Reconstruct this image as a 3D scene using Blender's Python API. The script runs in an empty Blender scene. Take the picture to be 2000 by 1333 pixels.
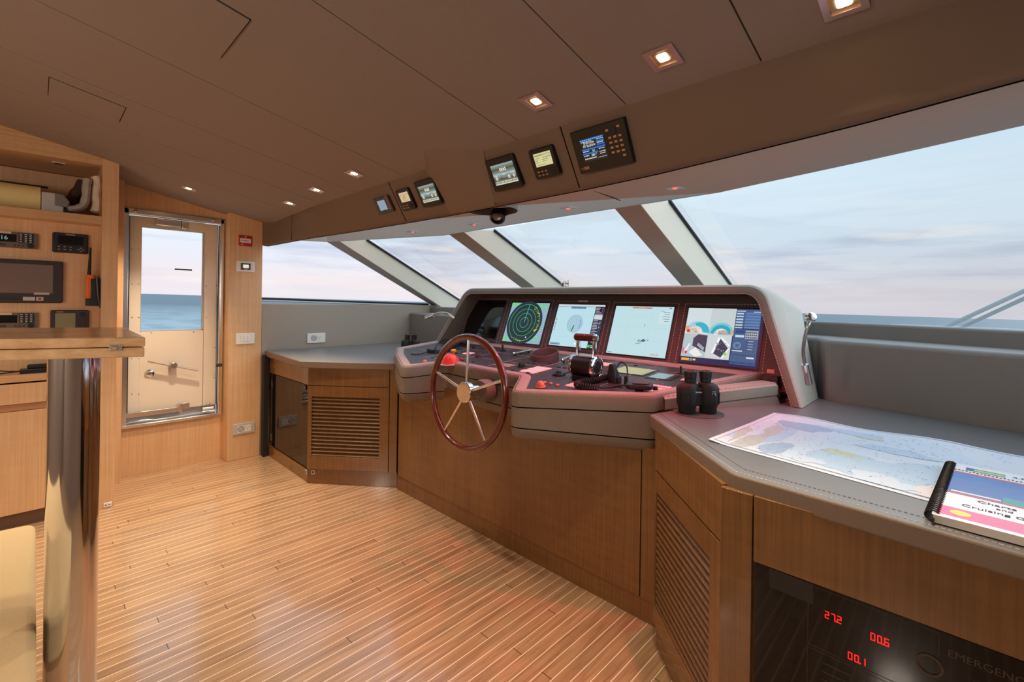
import bpy, bmesh, math, random
from mathutils import Vector, Matrix
random.seed(7)
V = Vector
SC = bpy.context.scene
COL = SC.collection

# ------------------------------------------------------------------ camera
# X runs forward to the bow, Y to port, Z up; the camera stands at the starboard side of the wheelhouse.
F_PX, CX, CY = 900.0, 1000.0, 590.0
PHI, ROLL, EYE = math.radians(43.97), 0.0145, 1.35
CAM = V((0, 0, EYE))
FWD = V((math.cos(PHI), math.sin(PHI), 0))
RGT = V((math.sin(PHI), -math.cos(PHI), 0))
UP = V((0, 0, 1))
IX = RGT * math.cos(ROLL) + UP * math.sin(ROLL)
IY = -UP * math.cos(ROLL) + RGT * math.sin(ROLL)
cam_d = bpy.data.cameras.new('camera')
cam_d.sensor_width = 36.0
cam_d.lens = 36.0 * F_PX / 2000.0
cam_d.shift_x = 0.0
cam_d.shift_y = -(666.5 - CY) / 2000.0
cam_d.clip_start = 0.02
cam_d.clip_end = 20000
cam = bpy.data.objects.new('camera', cam_d)
COL.objects.link(cam)
m3 = Matrix((IX, -IY, -FWD)).transposed()
cam.matrix_world = Matrix.Translation(CAM) @ m3.to_4x4()
SC.camera = cam

# ------------------------------------------------------------------ exposure and sampling
SC.view_settings.view_transform = 'Standard'
SC.view_settings.look = 'None'
SC.view_settings.exposure = 0.0
SC.view_settings.gamma = 1.0
SC.view_settings.use_curve_mapping = False
SC.cycles.use_denoising = True
SC.cycles.max_bounces = 10
SC.cycles.transparent_max_bounces = 12
SC.cycles.sample_clamp_indirect = 4.0
SC.cycles.caustics_reflective = False
SC.cycles.caustics_refractive = False

LAMP_W = 60.0       # warm ceiling downlights
FILL_W = 40.0      # unseen fill lights added at the aft end
RED_W = 26.0        # red night lights over the dash
SKY_S = 1.12
SKYSUN = 2.6      # soft blue light of the bright sky ahead

def lin(c):
    return tuple(((x / 12.92) if x <= 0.04045 else ((x + 0.055) / 1.055) ** 2.4) for x in c)
def rgb(r, g, b):
    return lin((r / 255, g / 255, b / 255)) + (1.0,)

# pixel of the photograph -> ray; used to read real distances off known planes
def ray(x, y):
    return FWD + IX * ((x - CX) / F_PX) + IY * ((y - CY) / F_PX)
def hit(x, y, n, p0):
    d = ray(x, y)
    return CAM + d * ((p0 - CAM).dot(n) / d.dot(n))
def atZ(x, y, z=0.0): return hit(x, y, V((0, 0, 1)), V((0, 0, z)))
def atX(x, y, v): return hit(x, y, V((1, 0, 0)), V((v, 0, 0)))
def atY(x, y, v): return hit(x, y, V((0, 1, 0)), V((0, v, 0)))
def atD(x, y, d): return CAM + ray(x, y) * d

# ------------------------------------------------------------------ world: evening sky
# the yacht lies with a slight list, so the sea's horizon is tilted a little against the cabin
HN = ray(1585, 612.2).cross(ray(275, 573.2)).normalized()
if HN.z < 0: HN = -HN
w = bpy.data.worlds.new('evening_sky'); SC.world = w; w.use_nodes = True
nt = w.node_tree; nt.nodes.clear()
def N(t, nt_, **kw):
    n = nt_.nodes.new(t)
    for k, v in kw.items(): setattr(n, k, v)
    return n
out = N('ShaderNodeOutputWorld', nt); bg = N('ShaderNodeBackground', nt)
tc = N('ShaderNodeTexCoord', nt)
dot = N('ShaderNodeVectorMath', nt, operation='DOT_PRODUCT'); dot.inputs[1].default_value = HN
nt.links.new(tc.outputs['Generated'], dot.inputs[0])
ramp = N('ShaderNodeValToRGB', nt)
mr = N('ShaderNodeMapRange', nt); mr.inputs[1].default_value = -0.05; mr.inputs[2].default_value = 0.6
nt.links.new(dot.outputs['Value'], mr.inputs[0]); nt.links.new(mr.outputs[0], ramp.inputs[0])
def el(e): return (e + 0.05) / 0.65
stops = [(-0.05, (150, 170, 190)), (0.0, (216, 209, 217)), (0.035, (222, 211, 213)), (0.07, (214, 213, 222)),
         (0.13, (208, 220, 231)), (0.22, (206, 224, 236)), (0.38, (190, 216, 234)), (0.6, (160, 196, 224))]
cr = ramp.color_ramp
while len(cr.elements) < len(stops): cr.elements.new(0.5)
for e, (p, c) in zip(cr.elements, stops):
    e.position = max(0, min(1, el(p))); e.color = rgb(*c)
# bands of cloud, flattened towards the horizon
mp = N('ShaderNodeMapping', nt); mp.inputs['Scale'].default_value = (2.4, 2.4, 26.0)
nt.links.new(tc.outputs['Generated'], mp.inputs[0])
nz = N('ShaderNodeTexNoise', nt); nz.inputs['Scale'].default_value = 1.25; nz.inputs['Detail'].default_value = 7; nz.inputs['Roughness'].default_value = 0.56
nt.links.new(mp.outputs[0], nz.inputs['Vector'])
r1 = N('ShaderNodeValToRGB', nt); r1.color_ramp.elements[0].position = 0.47; r1.color_ramp.elements[1].position = 0.74
nt.links.new(nz.outputs[0], r1.inputs[0])
band = N('ShaderNodeValToRGB', nt)   # cloud amount by height above the sea
bs = [(0.0, .15), (0.025, .25), (0.06, .8), (0.12, .95), (0.17, .35), (0.26, .05)]
while len(band.color_ramp.elements) < len(bs): band.color_ramp.elements.new(0.5)
for e, (p, a) in zip(band.color_ramp.elements, bs): e.position = el(p); e.color = (a, a, a, 1)
nt.links.new(mr.outputs[0], band.inputs[0])
mul = N('ShaderNodeMath', nt, operation='MULTIPLY'); nt.links.new(r1.outputs[0], mul.inputs[0]); nt.links.new(band.outputs[0], mul.inputs[1])
mx = N('ShaderNodeMixRGB', nt); mx.inputs[2].default_value = rgb(168, 174, 197)
nt.links.new(mul.outputs[0], mx.inputs[0]); nt.links.new(ramp.outputs[0], mx.inputs[1])
nz2 = N('ShaderNodeTexNoise', nt); nz2.inputs['Scale'].default_value = 1.9; nz2.inputs['Detail'].default_value = 6
mp2 = N('ShaderNodeMapping', nt); mp2.inputs['Scale'].default_value = (2.2, 2.2, 17.0); mp2.inputs['Location'].default_value = (4, 1, 2.5)
nt.links.new(tc.outputs['Generated'], mp2.inputs[0]); nt.links.new(mp2.outputs[0], nz2.inputs['Vector'])
r2 = N('ShaderNodeValToRGB', nt); r2.color_ramp.elements[0].position = 0.55; r2.color_ramp.elements[1].position = 0.74
nt.links.new(nz2.outputs[0], r2.inputs[0])
mul2 = N('ShaderNodeMath', nt, operation='MULTIPLY'); nt.links.new(r2.outputs[0], mul2.inputs[0]); nt.links.new(band.outputs[0], mul2.inputs[1])
mx2 = N('ShaderNodeMixRGB', nt); mx2.inputs[2].default_value = rgb(240, 231, 226)
nt.links.new(mul2.outputs[0], mx2.inputs[0]); nt.links.new(mx.outputs[0], mx2.inputs[1])
pd = N('ShaderNodeVectorMath', nt, operation='DOT_PRODUCT'); pd.inputs[1].default_value = (.25, .968, 0)
nt.links.new(tc.outputs['Generated'], pd.inputs[0])
pm = N('ShaderNodeMapRange', nt); pm.inputs[1].default_value = .2; pm.inputs[2].default_value = 1.0; pm.inputs[3].default_value = SKY_S; pm.inputs[4].default_value = SKY_S * 1.22
nt.links.new(pd.outputs['Value'], pm.inputs[0]); nt.links.new(pm.outputs[0], bg.inputs[1])
nt.links.new(mx2.outputs[0], bg.inputs[0]); nt.links.new(bg.outputs[0], out.inputs[0])

sun_d = bpy.data.lights.new('sky_glow', 'SUN'); sun_d.energy = SKYSUN; sun_d.angle = math.radians(100); sun_d.color = (0.92, 0.96, 1.0)
sun = bpy.data.objects.new('sky_glow', sun_d); COL.objects.link(sun)
sun.rotation_euler = (V((-0.5, 0.62, -0.6))).to_track_quat('-Z', 'Y').to_euler()

# ------------------------------------------------------------------ building helpers
class Fr:
    """a local frame: origin o, axes u (right), v (up), w (out of the face)"""
    def __init__(s, o, u, v, w_=None):
        s.o = V(o); s.u = V(u).normalized(); s.v = V(v).normalized(); s.w = V(w_).normalized() if w_ is not None else s.u.cross(s.v).normalized()
    def p(s, a, b, c=0.0): return s.o + s.u * a + s.v * b + s.w * c
    def at(s, a, b, c=0.0): return Fr(s.p(a, b, c), s.u, s.v, s.w)
    def rot(s, ang):
        c, n = math.cos(ang), math.sin(ang)
        return Fr(s.o, s.u * c + s.v * n, s.v * c - s.u * n, s.w)
WORLD = Fr((0, 0, 0), (1, 0, 0), (0, 1, 0))

def rrect(x0, y0, x1, y1, r, n=4):
    pts = []
    for cx, cy, a in ((x1 - r, y0 + r, -90), (x1 - r, y1 - r, 0), (x0 + r, y1 - r, 90), (x0 + r, y0 + r, 180)):
        for i in range(n + 1):
            t = math.radians(a + 90 * i / n); pts.append((cx + r * math.cos(t), cy + r * math.sin(t)))
    return pts
def circ(cx, cy, r, n=24, ry=None):
    return [(cx + r * math.cos(2 * math.pi * i / n), cy + (ry or r) * math.sin(2 * math.pi * i / n)) for i in range(n)]
def fillet(poly, rad, n=5):
    """round the corners of a closed 2-D polygon; rad is one radius or one per corner"""
    res = []; k = len(poly)
    for i in range(k):
        p = Vector(poly[i][:2]); a = Vector(poly[i - 1][:2]) - p; b = Vector(poly[(i + 1) % k][:2]) - p
        r = rad[i] if isinstance(rad, (list, tuple)) else rad
        if r <= 0: res.append(tuple(p)); continue
        ang = a.angle(b); t = r / math.tan(ang / 2); t = min(t, a.length * .48, b.length * .48)
        p1 = p + a.normalized() * t; p2 = p + b.normalized() * t
        for j in range(n + 1):
            s = j / n; q = p1 * (1 - s) ** 2 + p * 2 * s * (1 - s) + p2 * s * s; res.append(tuple(q))
    return res
def inset(poly, d):
    """move every side of a closed counter-clockwise polygon inwards by d"""
    k = len(poly); P = [Vector(p[:2]) for p in poly]; res = []
    for i in range(k):
        a = (P[i] - P[i - 1]); b = (P[(i + 1) % k] - P[i])
        if a.length < 1e-6: a = b
        if b.length < 1e-6: b = a
        na = Vector((-a.y, a.x)).normalized(); nb = Vector((-b.y, b.x)).normalized()
        m = na + nb
        m = na if m.length < 1e-4 else m.normalized()
        res.append(tuple(P[i] + m * (d / max(0.4, m.dot(na)))))
    return res
def area2(poly):
    return sum(poly[i - 1][0] * poly[i][1] - poly[i][0] * poly[i - 1][1] for i in range(len(poly)))

class MB:
    """collects shapes for ONE mesh object"""
    def __init__(s): s.v = []; s.f = []; s.m = []; s.s = []
    def raw(s, vs, fs, mi=0, sm=False):
        b = len(s.v); s.v += [tuple(x) for x in vs]
        for f in fs: s.f.append([b + i for i in f]); s.m.append(mi); s.s.append(sm)
        return s
    def poly(s, pts, mi=0): return s.raw(pts, [list(range(len(pts)))], mi)
    def box(s, fr, a0, a1, b0, b1, c0, c1, mi=0):
        vs = [fr.p(a, b, c) for c in (c0, c1) for b in (b0, b1) for a in (a0, a1)]
        return s.raw(vs, [(0, 2, 3, 1), (4, 5, 7, 6), (0, 1, 5, 4), (2, 6, 7, 3), (0, 4, 6, 2), (1, 3, 7, 5)], mi)
    def prism(s, fr, poly, c0, c1, mi=0, sm=False, top_mi=None):
        """poly in (u, v) of the frame, from c0 to c1 along w; c may be functions of (a, b)"""
        k = len(poly); g0 = c0 if callable(c0) else (lambda a, b: c0); g1 = c1 if callable(c1) else (lambda a, b: c1)
        if area2(poly) < 0: poly = poly[::-1]
        vs = [fr.p(a, b, g0(a, b)) for a, b in poly] + [fr.p(a, b, g1(a, b)) for a, b in poly]
        s.raw(vs, [[i, (i + 1) % k, k + (i + 1) % k, k + i] for i in range(k)], mi, sm)
        s.raw(vs[:k], [list(range(k))[::-1]], mi); s.raw(vs[k:], [list(range(k))], mi if top_mi is None else top_mi)
        return s
    def tube(s, pts, r, n=10, mi=0, closed=False):
        pts = [V(p) for p in pts]; k = len(pts); rs = r if isinstance(r, (list, tuple)) else [r] * k
        vs = []; prev = None
        for i in range(k):
            t = (pts[(i + 1) % k] - pts[i - 1]) if closed else (pts[min(i + 1, k - 1)] - pts[max(i - 1, 0)])
            t.normalize()
            if prev is None:
                prev = t.orthogonal().normalized()
            a = (prev - t * prev.dot(t)).normalized(); prev = a; b = t.cross(a)
            for j in range(n):
                an = 2 * math.pi * j / n; vs.append(pts[i] + (a * math.cos(an) + b * math.sin(an)) * rs[i])
        fs = []
        for i in range(k if closed else k - 1):
            for j in range(n):
                i2 = (i + 1) % k; fs.append([i * n + j, i * n + (j + 1) % n, i2 * n + (j + 1) % n, i2 * n + j])
        s.raw(vs, fs, mi, True)
        if not closed:
            s.raw(vs[:n], [list(range(n))[::-1]], mi); s.raw(vs[-n:], [list(range(n))], mi)
        return s
    def lathe(s, fr, prof, n=28, mi=0, cap=True):
        """profile of (radius, height) turned about the frame's w axis"""
        vs = []
        for r, h in prof:
            for j in range(n):
                a = 2 * math.pi * j / n; vs.append(fr.p(r * math.cos(a), r * math.sin(a), h))
        k = len(prof); fs = [[i * n + j, i * n + (j + 1) % n, (i + 1) * n + (j + 1) % n, (i + 1) * n + j] for i in range(k - 1) for j in range(n)]
        s.raw(vs, fs, mi, True)
        if cap:
            if prof[0][0] > 1e-5: s.raw(vs[:n], [list(range(n))[::-1]], mi)
            if prof[-1][0] > 1e-5: s.raw(vs[-n:], [list(range(n))], mi)
        return s
    def loft(s, loops, mi=0, closed=True, caps=False, sm=True):
        k = len(loops[0]); vs = [p for L in loops for p in L]; fs = []
        for i in range(len(loops) - 1):
            for j in range(k if closed else k - 1):
                fs.append([i * k + j, i * k + (j + 1) % k, (i + 1) * k + (j + 1) % k, (i + 1) * k + j])
        s.raw(vs, fs, mi, sm)
        if caps: s.raw(loops[0], [list(range(k))[::-1]], mi); s.raw(loops[-1], [list(range(k))], mi)
        return s
    def dashes(s, pts, L=.011, gap=.007, r=.0011, mi=0, off=V((0, 0, 0)), closed=False):
        """a row of stitches along a path"""
        pts = [V(p) + off for p in pts]
        if closed: pts = pts + [pts[0]]
        for a, b in zip(pts[:-1], pts[1:]):
            d = (b - a); n = max(1, int(d.length / (L + gap)))
            for i in range(n):
                s.tube([a + d * (i / n), a + d * ((i + L / (L + gap)) / n)], r, 4, mi)
        return s
    def build(s, name, mats, parent=None, bevel=0.0, seg=2, angle=35):
        if not isinstance(mats, (list, tuple)): mats = [mats]
        xs = list(zip(*s.v)); c = V(((min(xs[0]) + max(xs[0])) / 2, (min(xs[1]) + max(xs[1])) / 2, min(xs[2])))
        me = bpy.data.meshes.new(name); me.from_pydata([tuple(V(v) - c) for v in s.v], [], s.f)
        for m in mats: me.materials.append(m)
        for p, mi, sm in zip(me.polygons, s.m, s.s): p.material_index = mi; p.use_smooth = True if (sm or bevel) else False
        bm = bmesh.new(); bm.from_mesh(me); bmesh.ops.remove_doubles(bm, verts=bm.verts, dist=1e-5)
        if len(bm.faces) < 4000: bmesh.ops.recalc_face_normals(bm, faces=bm.faces)
        bm.to_mesh(me); bm.free()
        try: me.set_sharp_from_angle(angle=math.radians(angle))
        except Exception: pass
        o = bpy.data.objects.new(name, me); COL.objects.link(o)
        base = V((0, 0, 0))
        q = parent
        while q is not None: base = base + q.location; q = q.parent
        o.location = c - base; o.parent = parent
        if bevel:
            b = o.modifiers.new('bevel', 'BEVEL'); b.width = bevel; b.segments = seg; b.limit_method = 'ANGLE'; b.angle_limit = math.radians(40)
            b.use_clamp_overlap = True; b.harden_normals = False
        return o

def tag(o, label, cat, group=None):
    o['label'] = label; o['category'] = cat
    if group: o['group'] = group
    return o
def thing(name, label, cat, loc, group=None):
    o = bpy.data.objects.new(name, None); COL.objects.link(o); o.location = V(loc); o.empty_display_size = .05
    return tag(o, label, cat, group)
def struct(o):
    o['kind'] = 'structure'; return o
def sempty(name, loc):
    o = bpy.data.objects.new(name, None); COL.objects.link(o); o.location = V(loc); return struct(o)
def copy_thing(root, loc, label):
    r = root.copy(); COL.objects.link(r); r.location = V(loc); r['label'] = label
    for ch in list(root.children):
        c = ch.copy(); COL.objects.link(c); c.parent = r
        for g in list(ch.children):
            d = g.copy(); COL.objects.link(d); d.parent = c
    return r
def text(fr, body, size, mat, parent, name='lettering', align='CENTER', ext=.0002, squash=1.0):
    cu = bpy.data.curves.new(name, 'FONT'); cu.body = body; cu.size = size; cu.align_x = align; cu.align_y = 'CENTER'; cu.extrude = ext
    cu.space_character = 1.0
    tmp = bpy.data.objects.new(name, cu); me = bpy.data.meshes.new_from_object(tmp); bpy.data.objects.remove(tmp); bpy.data.curves.remove(cu)
    me.materials.clear(); me.materials.append(mat)
    for p in me.polygons: p.material_index = 0
    o = bpy.data.objects.new(name, me); COL.objects.link(o)
    base = V((0, 0, 0)); q = parent
    while q is not None: base = base + q.location; q = q.parent
    M = Matrix((fr.u * squash, fr.v, fr.w)).transposed().to_4x4(); M.translation = fr.o - base
    o.parent = parent; o.matrix_basis = M
    return o
# ------------------------------------------------------------------ materials
MATS = {}
def mat(name, col, rough=.5, metal=0.0, spec=.5, coat=0.0, bump=0.0, bscale=400, emit=0.0, var=0.0, vscale=8, alpha=1.0, aniso=0.0, sheen=0.0):
    m = bpy.data.materials.new(name); m.use_nodes = True; nt = m.node_tree; b = nt.nodes['Principled BSDF']
    b.inputs['Base Color'].default_value = col; b.inputs['Roughness'].default_value = rough; b.inputs['Metallic'].default_value = metal
    b.inputs['Specular IOR Level'].default_value = spec; b.inputs['Coat Weight'].default_value = coat; b.inputs['Coat Roughness'].default_value = .08
    if sheen: b.inputs['Sheen Weight'].default_value = sheen
    geo = N('ShaderNodeNewGeometry', nt)
    if bump:
        nz = N('ShaderNodeTexNoise', nt); nz.inputs['Scale'].default_value = bscale; nz.inputs['Detail'].default_value = 3
        nt.links.new(geo.outputs['Position'], nz.inputs['Vector'])
        bp = N('ShaderNodeBump', nt); bp.inputs['Strength'].default_value = bump; bp.inputs['Distance'].default_value = .002
        nt.links.new(nz.outputs[0], bp.inputs['Height']); nt.links.new(bp.outputs[0], b.inputs['Normal'])
    if var:
        nz = N('ShaderNodeTexNoise', nt); nz.inputs['Scale'].default_value = vscale; nz.inputs['Detail'].default_value = 5
        nt.links.new(geo.outputs['Position'], nz.inputs['Vector'])
        mx = N('ShaderNodeMixRGB', nt); mx.inputs[1].default_value = tuple(c * (1 - var) for c in col[:3]) + (1,); mx.inputs[2].default_value = tuple(min(1, c * (1 + var)) for c in col[:3]) + (1,)
        nt.links.new(nz.outputs[0], mx.inputs[0]); nt.links.new(mx.outputs[0], b.inputs['Base Color'])
    if emit:
        b.inputs['Emission Color'].default_value = col; b.inputs['Emission Strength'].default_value = emit
    MATS[name] = m
    return m
def glow(name, col, s=1.0):
    m = bpy.data.materials.new(name); m.use_nodes = True; nt = m.node_tree; b = nt.nodes['Principled BSDF']
    b.inputs['Base Color'].default_value = (.01, .01, .01, 1); b.inputs['Roughness'].default_value = .3; b.inputs['Specular IOR Level'].default_value = .15
    b.inputs['Emission Color'].default_value = col; b.inputs['Emission Strength'].default_value = s
    return m
def wood(name, c1, c2, axis='z', rough=.3, coat=.0, scale=1.0, figure=.25):
    """fine straight-grained veneer, the grain along one axis, with a faint cross figure"""
    m = bpy.data.materials.new(name); m.use_nodes = True; nt = m.node_tree; b = nt.nodes['Principled BSDF']
    geo = N('ShaderNodeNewGeometry', nt); mp = N('ShaderNodeMapping', nt)
    s = {'x': (2.2, 110, 110), 'y': (110, 2.2, 110), 'z': (110, 110, 2.2)}[axis]
    mp.inputs['Scale'].default_value = tuple(k * scale for k in s)
    nt.links.new(geo.outputs['Position'], mp.inputs[0])
    nz = N('ShaderNodeTexNoise', nt); nz.inputs['Scale'].default_value = 1.0; nz.inputs['Detail'].default_value = 6; nz.inputs['Roughness'].default_value = .6
    nt.links.new(mp.outputs[0], nz.inputs['Vector'])
    mp2 = N('ShaderNodeMapping', nt); s2 = {'x': (26, 5, 5), 'y': (5, 26, 5), 'z': (5, 5, 26)}[axis]; mp2.inputs['Scale'].default_value = s2
    nt.links.new(geo.outputs['Position'], mp2.inputs[0])
    nz2 = N('ShaderNodeTexNoise', nt); nz2.inputs['Scale'].default_value = 1.0; nz2.inputs['Detail'].default_value = 3
    nt.links.new(mp2.outputs[0], nz2.inputs['Vector'])
    ma = N('ShaderNodeMath', nt, operation='MULTIPLY'); ma.inputs[1].default_value = figure
    nt.links.new(nz2.outputs[0], ma.inputs[0])
    ad = N('ShaderNodeMath', nt, operation='ADD'); nt.links.new(nz.outputs[0], ad.inputs[0]); nt.links.new(ma.outputs[0], ad.inputs[1])
    rp = N('ShaderNodeValToRGB', nt); rp.color_ramp.elements[0].position = .3 + figure * .3; rp.color_ramp.elements[1].position = .72 + figure * .6
    rp.color_ramp.elements[0].color = c1; rp.color_ramp.elements[1].color = c2
    nt.links.new(ad.outputs[0], rp.inputs[0]); nt.links.new(rp.outputs[0], b.inputs['Base Color'])
    b.inputs['Roughness'].default_value = rough; b.inputs['Coat Weight'].default_value = coat; b.inputs['Coat Roughness'].default_value = .06
    return m

W_LIGHT = wood('oak_veneer', rgb(204, 160, 116), rgb(226, 186, 142), 'z', .38)
W_LIGHTX = wood('oak_veneer_lengthwise', rgb(186, 142, 98), rgb(218, 178, 132), 'x', .34)
W_GLOSS = wood('figured_sycamore_veneer', rgb(102, 69, 35), rgb(130, 91, 50), 'z', .26, .35, 1.0, .5)
W_TABLE = wood('oak_table', rgb(214, 162, 108), rgb(250, 212, 160), 'x', .25, .3, .55, .35)
W_WHEEL = mat('mahogany_varnish', rgb(98, 30, 12), .2, coat=1.0, var=.45, vscale=40)
LEATHER = mat('taupe_leather', rgb(124, 111, 98), .52, bump=.35, bscale=700, var=.08, vscale=30)
LEATHER_RAIL = mat('pale_taupe_leather', rgb(164, 150, 136), .45, bump=.3, bscale=700, var=.06, vscale=30)
HOODSIDE = mat('hood_lit_leather', rgb(186, 182, 170), .5, bump=.3, bscale=700, var=.04, vscale=20)  # hood's outer skin made paler: starboard skylight put into the colour
LEATHER_DARK = mat('dark_leather', rgb(62, 58, 58), .5, bump=.3, bscale=700)
PANEL_DARK = mat('burgundy_grey_leather', rgb(72, 58, 56), .55, bump=.3, bscale=700)
FABRIC = mat('taupe_suede', rgb(146, 134, 128), .95, bump=.25, bscale=900, var=.05, vscale=60, spec=.1)
SOFFIT = mat('taupe_suede_lit_below', rgb(196, 184, 172), .95, bump=.25, bscale=900, spec=.1)  # pale tone holds the light thrown up by sea and sky
EYEBROW = mat('brown_suede', rgb(122, 104, 90), .95, bump=.25, bscale=900, spec=.1)
BULKHEAD = mat('grey_leather_bulkhead', rgb(132, 127, 121), .6, bump=.3, bscale=700, var=.05, vscale=20)
WORKTOP = mat('grey_leather_worktop', rgb(114, 111, 110), .33, bump=.12, bscale=600)
CREAM = mat('cream_paint', rgb(228, 218, 200), .4)
MULL_SIDE = mat('mullion_lit_leather', rgb(240, 230, 210), .6)  # mullion sides paler: light of the sky put into the colour
MULL_FACE = mat('mullion_shaded_leather', rgb(176, 158, 144), .8, spec=.2)  # mullion faces turned to the cabin, their shade put into the colour
DOORPAINT = mat('off_white_door_lacquer', rgb(242, 230, 210), .22, coat=.3)
CHROME = mat('chrome', rgb(232, 230, 228), .07, metal=1.0)
STEEL = mat('polished_steel', rgb(236, 233, 228), .2, metal=1.0)
BRUSH = mat('brushed_steel', rgb(190, 186, 180), .35, metal=1.0)
BRASS = mat('satin_nickel', rgb(206, 192, 174), .28, metal=1.0)
BLACK = mat('black_plastic', rgb(20, 19, 20), .38)
BLACKM = mat('matt_black_rubber', rgb(24, 24, 26), .65)
DKGREY = mat('dark_grey_plastic', rgb(58, 55, 54), .42)
GREY = mat('grey_plastic', rgb(120, 118, 116), .45)
LTGREY = mat('light_grey_plastic', rgb(186, 184, 182), .4)
WHITE = mat('white_plastic', rgb(232, 228, 220), .35)
GAP = mat('shadow_gap', rgb(14, 11, 9), .9, spec=.0)
GASKET = mat('black_gasket', rgb(22, 24, 26), .5)
REDP = mat('red_plastic', rgb(188, 18, 26), .35)
ORANGE = mat('orange_plastic', rgb(232, 112, 40), .4)
YELLOW = mat('yellow_plastic', rgb(236, 170, 30), .4)
DKGLASS = mat('smoked_glass', rgb(16, 10, 8), .04, spec=.35)
SCREENOFF = mat('dark_screen_glass', rgb(8, 8, 9), .06, coat=.5)
STITCH = mat('white_thread', rgb(232, 226, 214), .8)
UPHOL = mat('sand_upholstery', rgb(222, 196, 148), .9, bump=.5, bscale=350, var=.08, vscale=150)
PAPER = mat('white_paper', rgb(236, 238, 242), .7)
LETTER = mat('white_print', rgb(226, 224, 218), .6)
LETTER_DK = mat('dark_print', rgb(40, 40, 52), .6)

def glass_mat(name, tint=(1, 1, 1, 1), refl=.06):
    m = bpy.data.materials.new(name); m.use_nodes = True; nt = m.node_tree; nt.nodes.clear()
    o = N('ShaderNodeOutputMaterial', nt); t = N('ShaderNodeBsdfTransparent', nt); g = N('ShaderNodeBsdfGlossy', nt); x = N('ShaderNodeMixShader', nt)
    t.inputs[0].default_value = tint; g.inputs['Roughness'].default_value = .0
    lw = N('ShaderNodeLayerWeight', nt); lw.inputs[0].default_value = .12
    mm = N('ShaderNodeMath', nt, operation='MULTIPLY'); mm.inputs[1].default_value = refl * 6
    nt.links.new(lw.outputs['Fresnel'], mm.inputs[0])
    nt.links.new(mm.outputs[0], x.inputs[0]); nt.links.new(t.outputs[0], x.inputs[1]); nt.links.new(g.outputs[0], x.inputs[2]); nt.links.new(x.outputs[0], o.inputs[0])
    return m
SKYRAIL = None
GLASS = glass_mat('window_glass', (.97, .98, .98, 1), .03)

# ------------------------------------------------------------------ sea
m = bpy.data.materials.new('sea_water'); m.use_nodes = True; nt = m.node_tree; b = nt.nodes['Principled BSDF']
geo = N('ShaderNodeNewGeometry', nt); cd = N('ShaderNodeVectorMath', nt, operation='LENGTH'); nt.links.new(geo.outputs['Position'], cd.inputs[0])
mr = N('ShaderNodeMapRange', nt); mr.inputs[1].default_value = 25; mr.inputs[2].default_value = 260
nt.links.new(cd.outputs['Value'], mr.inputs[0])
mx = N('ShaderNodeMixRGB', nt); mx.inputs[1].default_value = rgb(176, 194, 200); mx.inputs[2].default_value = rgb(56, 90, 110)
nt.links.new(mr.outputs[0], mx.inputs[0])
nz = N('ShaderNodeTexNoise', nt); nz.inputs['Scale'].default_value = .22; nz.inputs['Detail'].default_value = 8; nz.inputs['Roughness'].default_value = .65
mp = N('ShaderNodeMapping', nt); mp.inputs['Scale'].default_value = (1, .55, 1); mp.inputs['Rotation'].default_value = (0, 0, .6)
nt.links.new(geo.outputs['Position'], mp.inputs[0]); nt.links.new(mp.outputs[0], nz.inputs['Vector'])
mx2 = N('ShaderNodeMixRGB', nt); mx2.blend_type = 'MULTIPLY'
rp = N('ShaderNodeValToRGB', nt); rp.color_ramp.elements[0].position = .40; rp.color_ramp.elements[1].position = .56; rp.color_ramp.elements[0].color = (.55, .62, .66, 1)
nt.links.new(nz.outputs[0], rp.inputs[0]); mx2.inputs[0].default_value = .8
nt.links.new(mx.outputs[0], mx2.inputs[1]); nt.links.new(rp.outputs[0], mx2.inputs[2]); nt.links.new(mx2.outputs[0], b.inputs['Base Color'])
b.inputs['Roughness'].default_value = .4; b.inputs['Specular IOR Level'].default_value = .25
bp = N('ShaderNodeBump', nt); bp.inputs['Strength'].default_value = .5; bp.inputs['Distance'].default_value = .25
nt.links.new(nz.outputs[0], bp.inputs['Height']); nt.links.new(bp.outputs[0], b.inputs['Normal'])
SEA = m
c0 = CAM - HN * 4.6
t1 = HN.cross(V((0, 1, 0))).normalized(); t2 = HN.cross(t1).normalized()
sea = MB(); R = 7000
sea.poly([c0 + t1 * (R * math.cos(a)) + t2 * (R * math.sin(a)) for a in [i * math.pi / 24 for i in range(48)]])
struct(sea.build('sea', SEA))

# ------------------------------------------------------------------ floor: narrow oak planks with pale caulking, running fore and aft
m = bpy.data.materials.new('oak_planks_pale_caulking'); m.use_nodes = True; nt = m.node_tree; b = nt.nodes['Principled BSDF']
L = nt.links.new
geo = N('ShaderNodeNewGeometry', nt); sp = N('ShaderNodeSeparateXYZ', nt); L(geo.outputs['Position'], sp.inputs[0])
def math_(op, a, b_=None, c=None):
    n = N('ShaderNodeMath', nt, operation=op)
    for i, x in enumerate((a, b_, c)):
        if x is None: continue
        if isinstance(x, (int, float)): n.inputs[i].default_value = x
        else: L(x, n.inputs[i])
    return n.outputs[0]
PW = .0512
yy = math_('DIVIDE', math_('SUBTRACT', sp.outputs['Y'], .9755), PW)
idx = math_('FLOOR', yy); fr_ = math_('FRACT', yy)
edge = math_('MINIMUM', fr_, math_('SUBTRACT', 1.0, fr_))
caulk = math_('LESS_THAN', edge, .031)
wn = N('ShaderNodeTexWhiteNoise', nt, noise_dimensions='1D'); L(idx, wn.inputs['W'])
xo = math_('ADD', math_('DIVIDE', sp.outputs['X'], 1.35), math_('MULTIPLY', wn.outputs['Value'], 7.0))
bi = math_('FLOOR', xo); bf = math_('FRACT', xo)
butt = math_('LESS_THAN', bf, .0022)
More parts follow.
